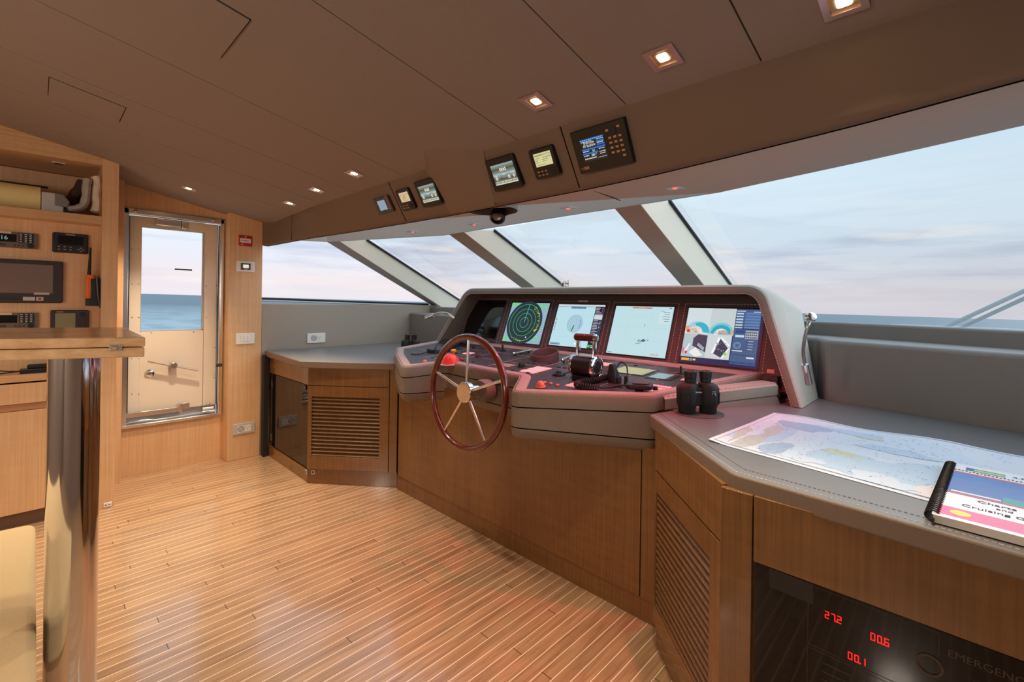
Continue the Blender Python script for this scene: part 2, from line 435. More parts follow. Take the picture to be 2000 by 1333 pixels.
wn2 = N('ShaderNodeTexWhiteNoise', nt, noise_dimensions='2D')
cmb = N('ShaderNodeCombineXYZ', nt); L(idx, cmb.inputs[0]); L(bi, cmb.inputs[1]); L(cmb.outputs[0], wn2.inputs['Vector'])
off = N('ShaderNodeVectorMath', nt, operation='MULTIPLY_ADD'); L(wn2.outputs['Color'], off.inputs[0]); off.inputs[1].default_value = (9, 9, 9); L(geo.outputs['Position'], off.inputs[2])
mp = N('ShaderNodeMapping', nt); mp.inputs['Scale'].default_value = (2.0, 34, 10); L(off.outputs[0], mp.inputs[0])
nz = N('ShaderNodeTexNoise', nt); nz.inputs['Scale'].default_value = 1.5; nz.inputs['Detail'].default_value = 7; nz.inputs['Roughness'].default_value = .62; nz.inputs['Distortion'].default_value = .7
L(mp.outputs[0], nz.inputs['Vector'])
rp = N('ShaderNodeValToRGB', nt); rp.color_ramp.elements[0].position = .28; rp.color_ramp.elements[1].position = .62
rp.color_ramp.elements[0].color = rgb(142, 107, 77); rp.color_ramp.elements[1].color = rgb(188, 151, 114); L(nz.outputs[0], rp.inputs[0])
hv = N('ShaderNodeHueSaturation', nt); L(rp.outputs[0], hv.inputs['Color']); L(math_('ADD', .86, math_('MULTIPLY', wn2.outputs['Value'], .2)), hv.inputs['Value'])
m1 = N('ShaderNodeMixRGB', nt); L(butt, m1.inputs[0]); L(hv.outputs[0], m1.inputs[1]); m1.inputs[2].default_value = rgb(60, 36, 20)
m2 = N('ShaderNodeMixRGB', nt); L(caulk, m2.inputs[0]); L(m1.outputs[0], m2.inputs[1]); m2.inputs[2].default_value = rgb(250, 232, 204)
L(m2.outputs[0], b.inputs['Base Color']); b.inputs['Roughness'].default_value = .3; b.inputs['Coat Weight'].default_value = 1.0; b.inputs['Coat IOR'].default_value = 1.65; b.inputs['Coat Roughness'].default_value = .12
bp = N('ShaderNodeBump', nt); bp.inputs['Strength'].default_value = .12; bp.inputs['Distance'].default_value = .002; L(nz.outputs[0], bp.inputs['Height']); L(bp.outputs[0], b.inputs['Normal'])
PLANKS = m
XA, XF = -2.3, 3.9           # aft and forward ends of the wheelhouse
YS, YP = -0.66, 4.43         # starboard and port walls
struct(MB().box(WORLD, XA - .1, XF, YS - .1, YP + .12, -.06, 0).build('floor', PLANKS))

# ------------------------------------------------------------------ ceiling, falling forward, in long suede panels with narrow gaps
CS, CZ0 = -.203, 2.275
def cz(x): return CZ0 + CS * x
CN = V((.203, 0, 1)).normalized()
def atC(x, y): return hit(x, y, V((.203, 0, 1)), V((0, 0, CZ0)))
seams = [YS - .1, .382, .787, 1.279, 2.092, 2.636, 3.12, 3.62, YP + .12]
CX1 = 1.42
ce = MB()
CF = Fr((0, 0, CZ0), (1, 0, CS), (0, 1, 0), CN)       # ceiling frame, w points up
kx = math.sqrt(1 + CS * CS)
for a, b_ in zip(seams[:-1], seams[1:]):
    ce.box(CF, (XA - .1) * kx, CX1 * kx, a + .0022, b_ - .0022, 0, .02, 0)
ce.box(CF, (XA - .1) * kx, (CX1 + .05) * kx, YS - .1, YP + .12, .012, .06, 1)
struct(ce.build('ceiling', [FABRIC, GAP]))

def hatch(px, label, d=.004):
    P = [atC(*c) for c in px]
    x0, x1 = min(p.x for p in P), max(p.x for p in P); y0, y1 = min(p.y for p in P), max(p.y for p in P)
    h = MB(); h.box(CF, x0 * kx, x1 * kx, y0, y1, -d, .0005, 0)
    e = .003
    h.box(CF, x0 * kx - e, x1 * kx + e, y0 - e, y1 + e, -.0008, -.0002, 1)
    o = h.build('ceiling_hatch', [FABRIC, GAP]); tag(o, label, 'hatch', 'ceiling hatches')
hatch([(487, 37), (430, 112), (150, -140)], 'larger suede hatch panel in the ceiling with a dark gap along its edge')
hatch([(97, 152), (243, 209), (232, 238)], 'small suede hatch panel in the ceiling beside the tall oak cabinet', .003)

# ------------------------------------------------------------------ walls
DX0, DX1, DZ0, DZ1 = .452, 1.10, .368, 2.003     # door opening
wp = MB()
wp.box(WORLD, XA, DX0, YP, YP + .1, 0, 2.8)
wp.box(WORLD, DX0, DX1, YP, YP + .1, 0, DZ0)
wp.box(WORLD, DX0, DX1, YP, YP + .1, DZ1, 2.3)
wp.box(WORLD, DX1, 1.2, YP, YP + .1, 0, 2.2)
struct(wp.build('wall_port', W_LIGHT))
struct(MB().box(WORLD, 1.108, 1.357, 4.295, YP + .1, 0, 2.06).build('trim_1', W_LIGHT, bevel=.003))
# shallow oak return between cabinet and door
struct(MB().box(WORLD, .372, .445, 4.33, YP, 0, 2.22).build('trim_2', W_LIGHT, bevel=.002))
# port side below and above the side window, leather covered
ZS = 1.312
pb = MB(); pb.box(WORLD, 1.357, 3.2, 4.30, 4.46, 0, 1.30); struct(pb.build('wall_port_leather', mat('lamp_lit_grey_leather', rgb(160, 148, 134), .6, bump=.3, bscale=700, var=.04, vscale=20), bevel=.006))  # warmer and paler than the bulkhead: lamplight put into the leather colour
struct(MB().box(WORLD, XA - .1, XA, YS - .1, YP + .1, 0, 2.8).build('wall_aft', FABRIC))
ws = MB()
ws.box(WORLD, XA, XF, YS - .1, YS, 0, 1.15); ws.box(WORLD, XA, -1.2, YS - .1, YS, 1.15, 2.8); ws.box(WORLD, .6, 1.5, YS - .1, YS, 1.15, 2.3); ws.box(WORLD, -1.2, .6, YS - .1, YS, 1.9, 2.8)
struct(ws.build('wall_starboard', FABRIC))
struct(MB().box(WORLD, -1.2, .6, YS - .06, YS - .05, 1.15, 1.9).build('window_added', GLASS))  # unseen window, added to let daylight in from starboard

# forward bulkhead behind the desks: a lower padded panel, a step, then a second one up to the windscreen
def lowz(x, y): return 1.186 + max(0, min(1, (y - .3) / 4.0)) * .028
bl = [(2.40, YS), (2.50, -.182), (2.655, .45), (2.83, .52), (2.84, 3.3), (2.845, 4.31), (3.16, 4.31), (3.16, .5), (2.82, YS)]
lo = MB(); lo.prism(WORLD, bl[::-1], 0, lowz)
struct(lo.build('wall_fore', BULKHEAD, bevel=.018, seg=3))
up_ = [(2.66, YS), (2.78, -.2), (3.08, .55), (3.12, 1.0), (3.12, 4.47), (3.20, 4.47), (3.20, 1.0), (3.17, .53), (2.87, -.22), (2.74, YS)]
hi = MB(); hi.prism(WORLD, up_[::-1], 0, lambda x, y: 1.262 + max(0, min(1, (y - .3) / 4.0)) * .022)
struct(hi.build('wall_fore_upper', BULKHEAD, bevel=.012, seg=3))
# ------------------------------------------------------------------ sloping overhead console (eyebrow) and its underside over the windscreen
S = 1.895                                       # centreline of helm
top = [(YS, 1.36), (.2, 1.345), (S, 1.340), (3.3, 1.352), (4.165, 1.40), (4.30, 1.352)]     # (Y, X) along the ceiling
low = [(YS, 1.25), (-.09, 1.30), (.20, 1.37), (.52, 1.42), (.75, 1.452), (1.06, 1.472), (S, 1.476), (2.25, 1.463), (2.82, 1.432), (3.48, 1.375), (4.10, 1.36), (4.30, 1.352)]
ZL = 1.80
def interp(tab, y):
    if y <= tab[0][0]: return tab[0][1]
    for (a, b), (c, d) in zip(tab[:-1], tab[1:]):
        if y <= c: return b + (d - b) * (y - a) / (c - a)
    return tab[-1][1]
ys = [YS + (4.30 - YS) * i / 60 for i in range(61)]
eb = MB()
def ebz(x): return cz(x) + .004
T = [V((interp(top, y), y, ebz(interp(top, y)))) for y in ys]
R = .016
loops = [T]
B0 = []
for y, t in zip(ys, T):
    b = V((interp(low, y), y, ZL)); B0.append(b)
loops.append([b + (t - b).normalized() * R * 1.4 for b, t in zip(B0, T)])
eb.loft(loops, 0, closed=False)
roll = []
for k in range(7):
    a = k / 6 * math.pi / 2
    roll.append([b + (t - b).normalized() * (R * 1.4 * (1 - math.sin(a))) + V((R * 1.4 * (1 - math.cos(a)) * .9, 0, 0)) for b, t in zip(B0, T)])
roll.append([b + V((.044, 0, .001)) for b in B0])
eb.loft(roll, 0, closed=False)
# two upright joints in the face
for (a, b_) in (((757, 360), (794, 432)), ((1087, 243), (1132, 365)), ((571, 432), (586, 462))):
    P = [hit(*c, V((.2, 0, .11)), V((1.345, 0, 2.0))) for c in (a, b_)]
    y = (P[0].y + P[1].y) / 2
    tt = V((interp(top, y), y, ebz(interp(top, y)))); bb = V((interp(low, y), y, ZL))
    n = V((-.2, 0, -.11)).normalized()
    eb.tube([tt + n * .0006, bb + n * .0006], .0022, 6, 1)
EB = struct(eb.build('soffit', [EYEBROW, GAP], angle=60))

# underside: from the rounded lip forward to the window head, with a round recess for the scope
head_px = [(2000, 243), (1700, 311), (1400, 376), (1135, 417), (865, 460), (636, 473), (565, 469), (513, 463)]
ZH = 1.85
head = [atZ(x, y, ZH) for x, y in head_px]
head[-1] = atY(513, 463, 4.36); head[-2] = atY(565, 469, 4.20); head[-3] = atY(636, 473, 4.03)
head = [V((head[0].x - .16, YS, ZH))] + head
REC = V((1.60, 1.70, 0)); RR = .135
us = bmesh.new()
outer = [b + V((.046, 0, .0035)) for b in B0] + [V((1.345, 4.36, 1.80))] + [h for h in head[::-1]]
def uz(x, y):
    xa = interp(low, y) + .036; xh = interp([(h.y, h.x) for h in head], y)
    return ZL + .0035 + (ZH - ZL - .0035) * max(0, min(1, (x - xa) / max(.05, xh - xa)))
ov = [us.verts.new(p) for p in outer]
rv = [us.verts.new((REC.x + RR * math.cos(a), REC.y + RR * math.sin(a), uz(REC.x + RR * math.cos(a), REC.y + RR * math.sin(a)))) for a in [2 * math.pi * i / 28 for i in range(28)]]
es = [us.edges.new((ov[i - 1], ov[i])) for i in range(len(ov))] + [us.edges.new((rv[i - 1], rv[i])) for i in range(len(rv))]
bmesh.ops.triangle_fill(us, use_beauty=True, edges=es)
ub = MB()
ub.raw([v.co.copy() for v in us.verts], [[v.index for v in f.verts] for f in us.faces] if not us.verts.index_update() else [], 0)
us.free()
ring = [V((REC.x + RR * math.cos(a), REC.y + RR * math.sin(a), uz(REC.x, REC.y))) for a in [2 * math.pi * i / 28 for i in range(28)]]
ub.loft([[p + V((0, 0, .0)) for p in ring], [p + V((0, 0, .09)) for p in ring]], 1)
ub.poly([p + V((0, 0, .09)) for p in ring], 1)
# groove just behind the lip, one cross joint, and the coaming above the glass
ub.tube([b + V((.0445, 0, .001)) for b in B0], .0028, 6, 2)
j0 = atZ(1147, 368, 1.806); j1 = atZ(1212, 392, 1.83)
ub.tube([j0, j1], .0018, 6, 2)
ub.loft([[h for h in head], [h + V((.012, 0, 0)) for h in head], [h + V((.03, 0, .35)) for h in head]], 0, closed=False)
struct(ub.build('soffit_underside', [SOFFIT, GREY, GAP]))

# wedge-shaped fairing in the middle of the overhead console
fa = MB()
def frow(zc, ridge, yc, ya, yb, xa, xb, z):
    pts = []
    for t in range(0, 9):
        s_ = t / 8
        pts.append(V((xa + (ridge - xa) * s_, ya + (yc - ya) * s_, z)))
    for t in range(1, 9):
        s_ = t / 8
        pts.append(V((ridge + (xb - ridge) * s_, yc + (yb - yc) * s_, z)))
    # round the ridge
    q = pts[:]
    for _ in range(3):
        q = [q[0]] + [(q[i - 1] + q[i] * 2 + q[i + 1]) / 4 for i in range(1, len(q) - 1)] + [q[-1]]
    return q
rows = []
for k in range(8):
    s_ = k / 7
    z = cz(1.2) + .012 + (ZL - cz(1.2) - .012) * s_
    ridge = 1.185 + (1.462 - 1.185) * s_; yc = 1.735 - .075 * s_
    zz = z
    xe = 1.335 + (1.470 - 1.335) * max(0, min(1, (2.0 - z) / .2))
    rows.append(frow(0, ridge, yc, 1.465 + .075 * s_, 1.91 - .04 * s_, xe + .004, xe + .004, z))
fa.loft(rows, 0, closed=False)
last = rows[-1]
rl = [p + V((.02, 0, -.006)) if 2 < i < len(last) - 3 else p + V((.012, 0, -.002)) for i, p in enumerate(last)]
fa.loft([last, rl], 0, closed=False)
struct(fa.build('soffit_fairing', [mat('brown_suede_ridge_lit', rgb(132, 114, 99), .95, bump=.25, bscale=900, spec=.1)], angle=60))  # paler than the overhead suede: light caught by the ridge, as colour

# black scope hanging in the recess
sc0 = thing('periscope_compass_tube', 'black tube of the overhead compass hanging in the round recess under the brown fairing', 'compass tube', (REC.x, REC.y, 1.80))
c0 = atD(972, 424, 2.42); ax = V((-.55, -.35, -.75)).normalized()
fr = Fr(c0, ax.orthogonal(), ax.cross(ax.orthogonal()), ax)
MB().lathe(fr, [(.034, -.10), (.036, -.02), (.041, -.018), (.041, .012), (.036, .018), (.030, .018), (.028, .006)]).build('tube', BLACK, sc0)
MB().lathe(fr.at(0, 0, .007), [(.028, 0), (.027, .001), (0, .002)]).build('lens', SCREENOFF, sc0)
MB().tube([c0 - ax * .09, V((REC.x, REC.y, 1.91))], .016, 12).build('bracket', BLACKM, sc0)
kn = Fr(c0 + RGT * .046 - ax * .01, IY, FWD, RGT)
MB().lathe(kn, [(.008, -.012), (.008, .004), (.0, .006)], 14).build('knob', STEEL, sc0)

# ------------------------------------------------------------------ windscreen mullions, panes and side window
def mullion(name, Lt, Lb, Ct, Cb, Rt, Rb, xt, xb):
    l0, l1 = atX(*Lt, xt), atX(*Lb, xb); c0, c1 = atX(*Ct, xt), atX(*Cb, xb)
    r0, r1 = atY(*Rt, c0.y), atY(*Rb, c1.y)
    def ext(a, b):                       # stretch up into the soffit and down to the sill
        d = (b - a); return a - d * .02, a + d * ((a.z - 1.22) / (a.z - b.z))
    l0, l1 = ext(l0, l1); c0, c1 = ext(c0, c1); r0, r1 = ext(r0, r1)
    q0, q1 = r0 + (l0 - c0), r1 + (l1 - c1)
    b = MB()
    b.raw([l0, c0, r0, q0, l1, c1, r1, q1], [(0, 1, 5, 4)], 0); b.raw([l0, c0, r0, q0, l1, c1, r1, q1], [(1, 2, 6, 5), (3, 0, 4, 7)], 1)
    b.raw([l0, c0, r0, q0, l1, c1, r1, q1], [(2, 3, 7, 6), (0, 3, 2, 1), (4, 5, 6, 7)], 0)
    g = (r1 - r0).normalized(); side = V((.55, -.8, .1)).normalized()
    b.tube([r0 + V((.012, -.004, 0)), r1 + V((.012, -.004, 0))], .012, 8, 2)
    struct(b.build(name, [MULL_FACE, MULL_SIDE, GASKET], bevel=.004))
    return r0, r1, q0, q1
m1 = mullion('trim_3', (632, 469), (842.7, 596.8), (659, 469.4), (857, 597), (718, 471), (889.5, 582.5), 1.88, 3.2)
m2 = mullion('trim_4', (866, 450.7), (1016, 560.8), (901, 450), (1043, 560.8), (966, 452.5), (1101.6, 560), 2.2, 3.2)
m3_ = mullion('trim_5', (1191, 397.5), (1331, 559), (1245, 392), (1376, 559), (1307.5, 396), (1426, 557.5), 2.2, 3.2)
def mir(p): return V((p.x, 2 * S - p.y, p.z))
m4 = (mir(m1[2]), mir(m1[3]), mir(m1[0]), mir(m1[1]))
def pane(name, a0, a1, b0, b1):
    b = MB(); d = V((.03, 0, .012)); t = V((.006, 0, .003))
    P = [a0 + d, b0 + d, b1 + d, a1 + d]; Q = [p + t for p in P]
    b.raw(P + Q, [(0, 1, 2, 3), (7, 6, 5, 4), (0, 4, 5, 1), (1, 5, 6, 2), (2, 6, 7, 3), (3, 7, 4, 0)])
    struct(b.build(name, GLASS))
pane('window_2', m1[0], m1[1], m2[0], m2[1])
pane('window_3', m2[0], m2[1], m3_[0], m3_[1])
pane('window_4', m3_[0], m3_[1], m4[0], m4[1])
# port side window, leaning in towards its head
s0, s1 = atY(513, 582, 4.33), atY(822, 594, 4.33)
hd0, hd1 = head[-1], head[-3]
w1 = MB()
A, B_, C_, D_ = V((1.30, 4.37, 1.285)), V((3.3, 4.37, 1.285)), V((2.05, 4.15, 1.98)), V((1.25, 4.38, 1.98))
w1.raw([A, B_, C_, D_] + [p + V((0, .006, 0)) for p in (A, B_, C_, D_)], [(0, 1, 2, 3), (7, 6, 5, 4), (0, 4, 5, 1), (1, 5, 6, 2), (2, 6, 7, 3), (3, 7, 4, 0)])
struct(w1.build('window_1', GLASS))
fr1 = MB(); fr1.tube([s0 + V((-.1, 0, -.004)), s1 + V((.1, 0, -.004))], .009, 8, 0)
fr1.tube([s0 + V((-.1, -.015, -.022)), s1 + V((.1, -.015, -.022))], .008, 8, 1)
struct(fr1.build('window_1_frame', [GASKET, LTGREY]))

# wiper arm mount seen beyond the glass beside the middle mullion
wm = thing('wiper_pivot', 'small metal wiper pivot outside the glass beside the middle mullion', 'wiper pivot', atD(1103, 560, 4.0))
p = atD(1103, 556, 4.0)
MB().tube([p + UP * -.06, p + UP * .03], .012, 8).build('post', BRUSH, wm)
MB().tube([p + RGT * -.035 + UP * .012, p + RGT * .035 + UP * .012], .01, 8).build('crossbar', BRUSH, wm)
MB().tube([p + RGT * .03 + UP * -.1, p + RGT * .03 + UP * .04], .006, 8).build('arm', BRUSH, wm)
# handrails on the foredeck, beyond the right pane
for i, (a, b_) in enumerate((((1846, 640), (2060, 541)), ((1876, 641), (2060, 556)))):
    p0, p1 = atD(*a, 4.6), atD(*b_, 4.2)
    d = p1 - p0
    o = MB().tube([p0 - d * .4, p0, p1, p1 + d * .5], .019, 12).build('deck_handrail', BRUSH)
    tag(o, ['upper of the two steel handrails beyond the right windscreen pane', 'lower of the two steel handrails beyond the right windscreen pane'][i], 'handrail', 'foredeck handrails')

# ------------------------------------------------------------------ port side door
DW = .038
door = sempty('door_1', ((DX0 + DX1) / 2, YP, DZ0))
fm = MB()
fm.box(WORLD, DX0, DX0 + DW * .8, YP - .012, YP + .06, DZ0, DZ1)
fm.box(WORLD, DX1 - DW * .75, DX1, YP - .012, YP + .06, DZ0, DZ1)
fm.box(WORLD, DX0, DX1, YP - .012, YP + .06, DZ1 - DW, DZ1)
fm.box(WORLD, DX0, DX1, YP - .02, YP + .06, DZ0, DZ0 + .022)
fm.build('door_frame', STEEL, door, bevel=.004)
YL = YP + .05
LX0, LX1, LZ0, LZ1 = DX0 + DW * .8 + .012, DX1 - DW * .75 - .006, DZ0 + .085, DZ1 - DW - .004
pw = [atY(x, y, YL) for x, y in ((275, 441.6), (399.7, 455.3), (398, 646), (274.4, 648.4))]
wx0, wx1 = (pw[0].x + pw[3].x) / 2, (pw[1].x + pw[2].x) / 2; wz1, wz0 = (pw[0].z + pw[1].z) / 2, (pw[2].z + pw[3].z) / 2
lf = MB()
DF = Fr((0, YL, 0), (1, 0, 0), (0, 0, 1), (0, -1, 0))      # door face frame, w into the room
lf.box(DF, LX0, wx0, LZ0, LZ1, -.035, 0); lf.box(DF, wx1, LX1, LZ0, LZ1, -.035, 0)
lf.box(DF, wx0, wx1, wz1, LZ1, -.035, 0); lf.box(DF, wx0, wx1, LZ0, wz0, -.035, 0)
def dome(mb, fr, r, mi=0, h=None):
    h = h or r * .5
    mb.lathe(fr, [(r, 0), (r * .8, h * .6), (r * .4, h * .95), (0, h)], 10, mi)
scx = []
for y in (487, 555, 620, 700, 770):
    for x in (258, 271): scx.append((x, y))
for y in (498, 559, 620): scx += [(403, y), (422, y)]
for x, y in ((296, 650), (378, 649), (420, 679), (418, 738), (417, 795)): scx.append((x, y))
for x, y in scx:
    p = atY(x, y, YL)
    if LX0 + .004 < p.x < LX1 - .004: dome(lf, DF.at(p.x, p.z, 0), .0058, 1)
lf.build('door_leaf', [DOORPAINT, BRUSH], door, bevel=.0015)
MB().box(DF, wx0, wx1, wz0, wz1, -.022, -.016).build('door_pane', GLASS, door)
sl = MB()
for (a0, a1, b0, b1) in ((wx0, wx0 + .004, wz0, wz1), (wx1 - .012, wx1, wz0, wz1), (wx0, wx1, wz0, wz0 + .008), (wx0, wx1, wz1 - .004, wz1)): sl.box(DF, a0, a1, b0, b1, -.034, -.002)
sl.build('pane_bead', LTGREY, door)
st0, st1 = atY(342, 526, YL), atY(376, 527, YL)
MB().box(DF, st0.x, st1.x, st0.z - .006, st0.z + .006, -.016, -.0145).build('pane_sticker', DKGREY, door)
ds = MB()
ds.box(DF, LX0 - .012, LX0 - .001, LZ0, LZ1, -.035, -.012, 0); ds.box(DF, LX1 + .0005, LX1 + .006, LZ0, LZ1, -.035, -.012, 0)
ds.build('door_seal', GASKET, door)
# turning handle: hub and long bar
h0, hc, h1 = atY(289, 706, YL - .045), atY(339, 714.5, YL - .045), atY(387, 724, YL - .045)
hd = MB(); hd.tube([h0, h0 * .5 + h1 * .5, h1], .0085, 12); hd.lathe(DF.at(hc.x, hc.z, -.001), [(.024, 0), (.026, .012), (.026, .05), (.02, .056), (0, .057)], 24)
hd.build('door_handle', BRASS, door)
lk = atY(292, 730, YL)
MB().lathe(DF.at(lk.x, lk.z, 0), [(.030, 0), (.030, .004), (.024, .007), (.012, .008), (.012, .003), (0, .003)], 24).build('lock_escutcheon', STEEL, door)
# closer at the top
c0_, c1_ = atY(304, 428, YL - .03), atY(367, 440, YL - .03)
cl = MB(); zc = (c0_.z + c1_.z) / 2 - .012
cl.box(DF, c0_.x, c0_.x + (c1_.x - c0_.x) * .78, zc - .024, zc + .024, .001, .045); cl.box(DF, c0_.x + (c1_.x - c0_.x) * .82, c1_.x, zc - .03, zc + .03, .001, .02)
cl.build('door_closer', STEEL, door, bevel=.006)
dg = MB()
for x, y in ((264, 413), (416, 431)):
    p = atY(x, y, YP); dg.lathe(Fr((p.x, YP - .012, p.z), (1, 0, 0), (0, 0, 1), (0, -1, 0)), [(.012, 0), (.012, .016), (.006, .022), (0, .022)], 14)
dg.build('frame_dog', BRASS, door)
# latch gear along the sill
lg = MB(); a, b2 = atY(247, 812, YL - .03), atY(362, 797, YL - .03)
lg.box(DF, LX0 - .02, b2.x - .03, LZ0 - .012, LZ0 + .022, .002, .04)
lg.box(DF, b2.x - .045, b2.x - .02, LZ0 - .03, LZ0 + .05, .002, .05); lg.box(DF, b2.x - .012, b2.x + .03, LZ0 - .004, LZ0 + .044, .002, .016)
p = atY(407, 797, YL)
lg.tube([V((p.x - .05, YL - .03, LZ0 - .02)), V((p.x + .03, YL - .03, LZ0 - .02))], .012, 12); lg.tube([V((p.x - .05, YL - .03, LZ0 - .045)), V((p.x + .04, YL - .03, LZ0 - .045))], .009, 12)
lg.lathe(DF.at(p.x - .005, LZ0 + .01, 0), [(.014, 0), (.014, .02), (.008, .026), (0, .026)], 14)
lg.tube([V((LX0, YL - .035, DZ0 + .035)), V((LX0 + .11, YL - .035, DZ0 + .04)), V((LX0 + .17, YL - .035, DZ0 + .03)), V((LX1 - .05, YL - .035, DZ0 + .04))], .006, 8)
lg.build('latch_gear', STEEL, door, bevel=.002)
tr = MB(); tr.box(DF, LX0 - .012, LX1 + .006, DZ0 + .022, LZ0 - .002, -.035, -.02)
tr.build('door_threshold', BRUSH, door)
dl = MB(); p = atY(429, 713, YP); dl.box(WORLD, DX1 - .05, DX1 - .006, YP - .026, YP - .01, p.z - .012, p.z + .012)
dl.build('side_latch', DKGREY, door, bevel=.003)

# ------------------------------------------------------------------ fittings on the oak pillar and the port leather
def plate(name, label, cat, px, plane_y, group, kind):
    P = [atY(x, y, plane_y) for x, y in px]
    x0, x1 = (P[0].x + P[3].x) / 2, (P[1].x + P[2].x) / 2; z1, z0 = (P[0].z + P[1].z) / 2, (P[2].z + P[3].z) / 2
    fr = Fr(((x0 + x1) / 2, plane_y, (z0 + z1) / 2), (1, 0, 0), (0, 0, 1), (0, -1, 0)); hw, hh = (x1 - x0) / 2, (z1 - z0) / 2
    t = thing(name, label, cat, fr.o, group)
    body = {'fire': REDP, 'silver': LTGREY}.get(kind, LTGREY if 'silver' in label else WHITE)
    MB().prism(fr, rrect(-hw, -hh, hw, hh, .006), 0, .009).build('cover_plate', body, t, bevel=.002)
    m = MB(); e = .010
    if kind == 'switch':
        for k in range(3): m.box(fr, -.036 + k * .0245, -.036 + k * .0245 + .0225, -hh * .55, hh * .55, e - .002, e + .002, 0)
        for k in (0, 1, 2): m.build('rocker', WHITE, t, bevel=.001) if k == 0 else None
    elif kind == 'socket':
        m.box(fr, -hw * .62, hw * .62, -hh * .62, hh * .62, .008, .0098, 0)
        s = m.build('socket_module', WHITE, t)
        q = MB(); q.prism(fr, circ(-hw * .31, 0, hh * .55, 24), .0096, .0102, 0); q.prism(fr, circ(-hw * .31, 0, hh * .46, 24), .0100, .0105, 2)
        for dx in (-.3, 0, .3): q.prism(fr, circ(-hw * .31 + dx * hh, 0, .0022, 10), .0104, .0108, 1)
        for dx, dy in ((-.09, .2), (.09, .2), (0, -.2)): q.box(fr, hw * .31 + dx * hw * 1.6 - .002, hw * .31 + dx * hw * 1.6 + .002, dy * hh - .0035, dy * hh + .0035, .0098, .0103, 1)
        q.box(fr, -.0006, .0006, -hh * .62, hh * .62, .0098, .0102, 1)
        q.build('socket_face', [GREY, BLACK, LTGREY], t)
    elif kind == 'stat':
        m.prism(fr, rrect(-hw * .52, -hh * .62, hw * .52, hh * .62, .003), .008, .0125); m.build('thermostat', DKGREY, t)
        MB().box(fr, -hw * .3, hw * .3, -hh * .28, hh * .36, .0125, .0130).build('display', glow('thermostat_display', rgb(245, 232, 205), .9), t)
        q = MB(); [q.box(fr, sx * hw * .42 - .002, sx * hw * .42 + .002, b - .0015, b + .0015, .0125, .0132) for sx in (-1, 1) for b in (-.012, 0, .012)]; q.box(fr, -hw * .2, hw * .2, -hh * .5, -hh * .42, .0125, .0131)
        q.build('button', LETTER, t)
    elif kind == 'fire':
        m.prism(fr, rrect(-hw * .82, -hh * .38, hw * .82, hh * .42, .003), .009, .012); m.build('break_glass', WHITE, t)
        q = MB(); dome(q, fr.at(0, 0, .012), .0055, 0, .0012)
        for sx in (-1, 1):
            q.box(fr, sx * .022 - .012 if sx < 0 else .010, sx * .022 + .002 if sx < 0 else .024, -.0018, .0018, .012, .0125)
            q.raw([fr.p(sx * .009, 0, .0124), fr.p(sx * .016, .006, .0124), fr.p(sx * .016, -.006, .0124)], [(0, 1, 2)])
        q.build('arrow_mark', BLACK, t)
        text(fr.at(-hw * .5, -hh * .72, .0095), 'KR', .014, LETTER, t)
        dome(MB(), fr, .001); MB().lathe(fr.at(0, hh * .72, .009), [(.006, 0), (.006, .002), (0, .002)], 12).build('key_hole', LTGREY, t)
    return t
PY = 4.295
plate('fire_call_point', 'red fire alarm call point with white centre on the oak pillar', 'alarm button', [(465.9, 459), (492, 462), (491.5, 482.5), (466, 480)], PY, None, 'fire')
plate('thermostat_plate', 'pale wall plate with a small lit thermostat display on the oak pillar', 'thermostat', [(461, 509), (497.5, 512.5), (497, 532.5), (461, 530.5)], PY, None, 'stat')
plate('light_switch', 'white three-rocker light switch plate on the oak pillar', 'light switch', [(460.5, 651), (497, 651), (496.5, 672.5), (460, 672)], PY, None, 'switch')
t = plate('power_socket', 'silver double power socket plate low on the oak pillar', 'socket', [(454.4, 830), (497.3, 823.5), (497.3, 844), (455, 850.5)], PY, 'double power sockets', 'socket')
t = plate('power_socket', 'white double power socket plate on the grey leather above the port counter', 'socket', [(599.5, 651), (635, 651), (634.5, 670), (599.5, 670)], 4.30, 'double power sockets', 'socket')
# ------------------------------------------------------------------ desk cabinets either side of the helm
def front(fr, mb, a0, a1, b0, b1, t=.018, mi=0): mb.box(fr, a0, a1, b0, b1, 0, t, mi)
def louvre_door(fr, parent, a0, a1, b0, b1, la0, la1, lb0, lb1, n=17, label=None):
    d = MB()
    d.box(fr, a0, la0, b0, b1, 0, .018); d.box(fr, la1, a1, b0, b1, 0, .018); d.box(fr, la0, la1, lb1, b1, 0, .018); d.box(fr, la0, la1, b0, lb0, 0, .018)
    door_ = d.build('louvre_door', W_GLOSS, parent, bevel=.0012)
    s = MB(); h = (lb1 - lb0) / n
    for k in range(n):
        b = lb0 + h * (k + .5)
        f2 = Fr(fr.p((la0 + la1) / 2, b, .002), fr.u, (fr.v * .62 - fr.w * .78).normalized(), None)
        s.box(f2, -(la1 - la0) / 2, (la1 - la0) / 2, -h * .62, h * .62, -.004, .004)
    s.build('louvre_slats', W_SLAT, door_, bevel=.0015)
    MB().box(fr, la0, la1, lb0, lb1, -.0290, -.0255).build('louvre_backing', GAP, door_)
    return door_
W_SLAT = wood('louvre_slat_wood', rgb(98, 68, 38), rgb(130, 94, 56), 'x', .42, .0, 1.0, .3)

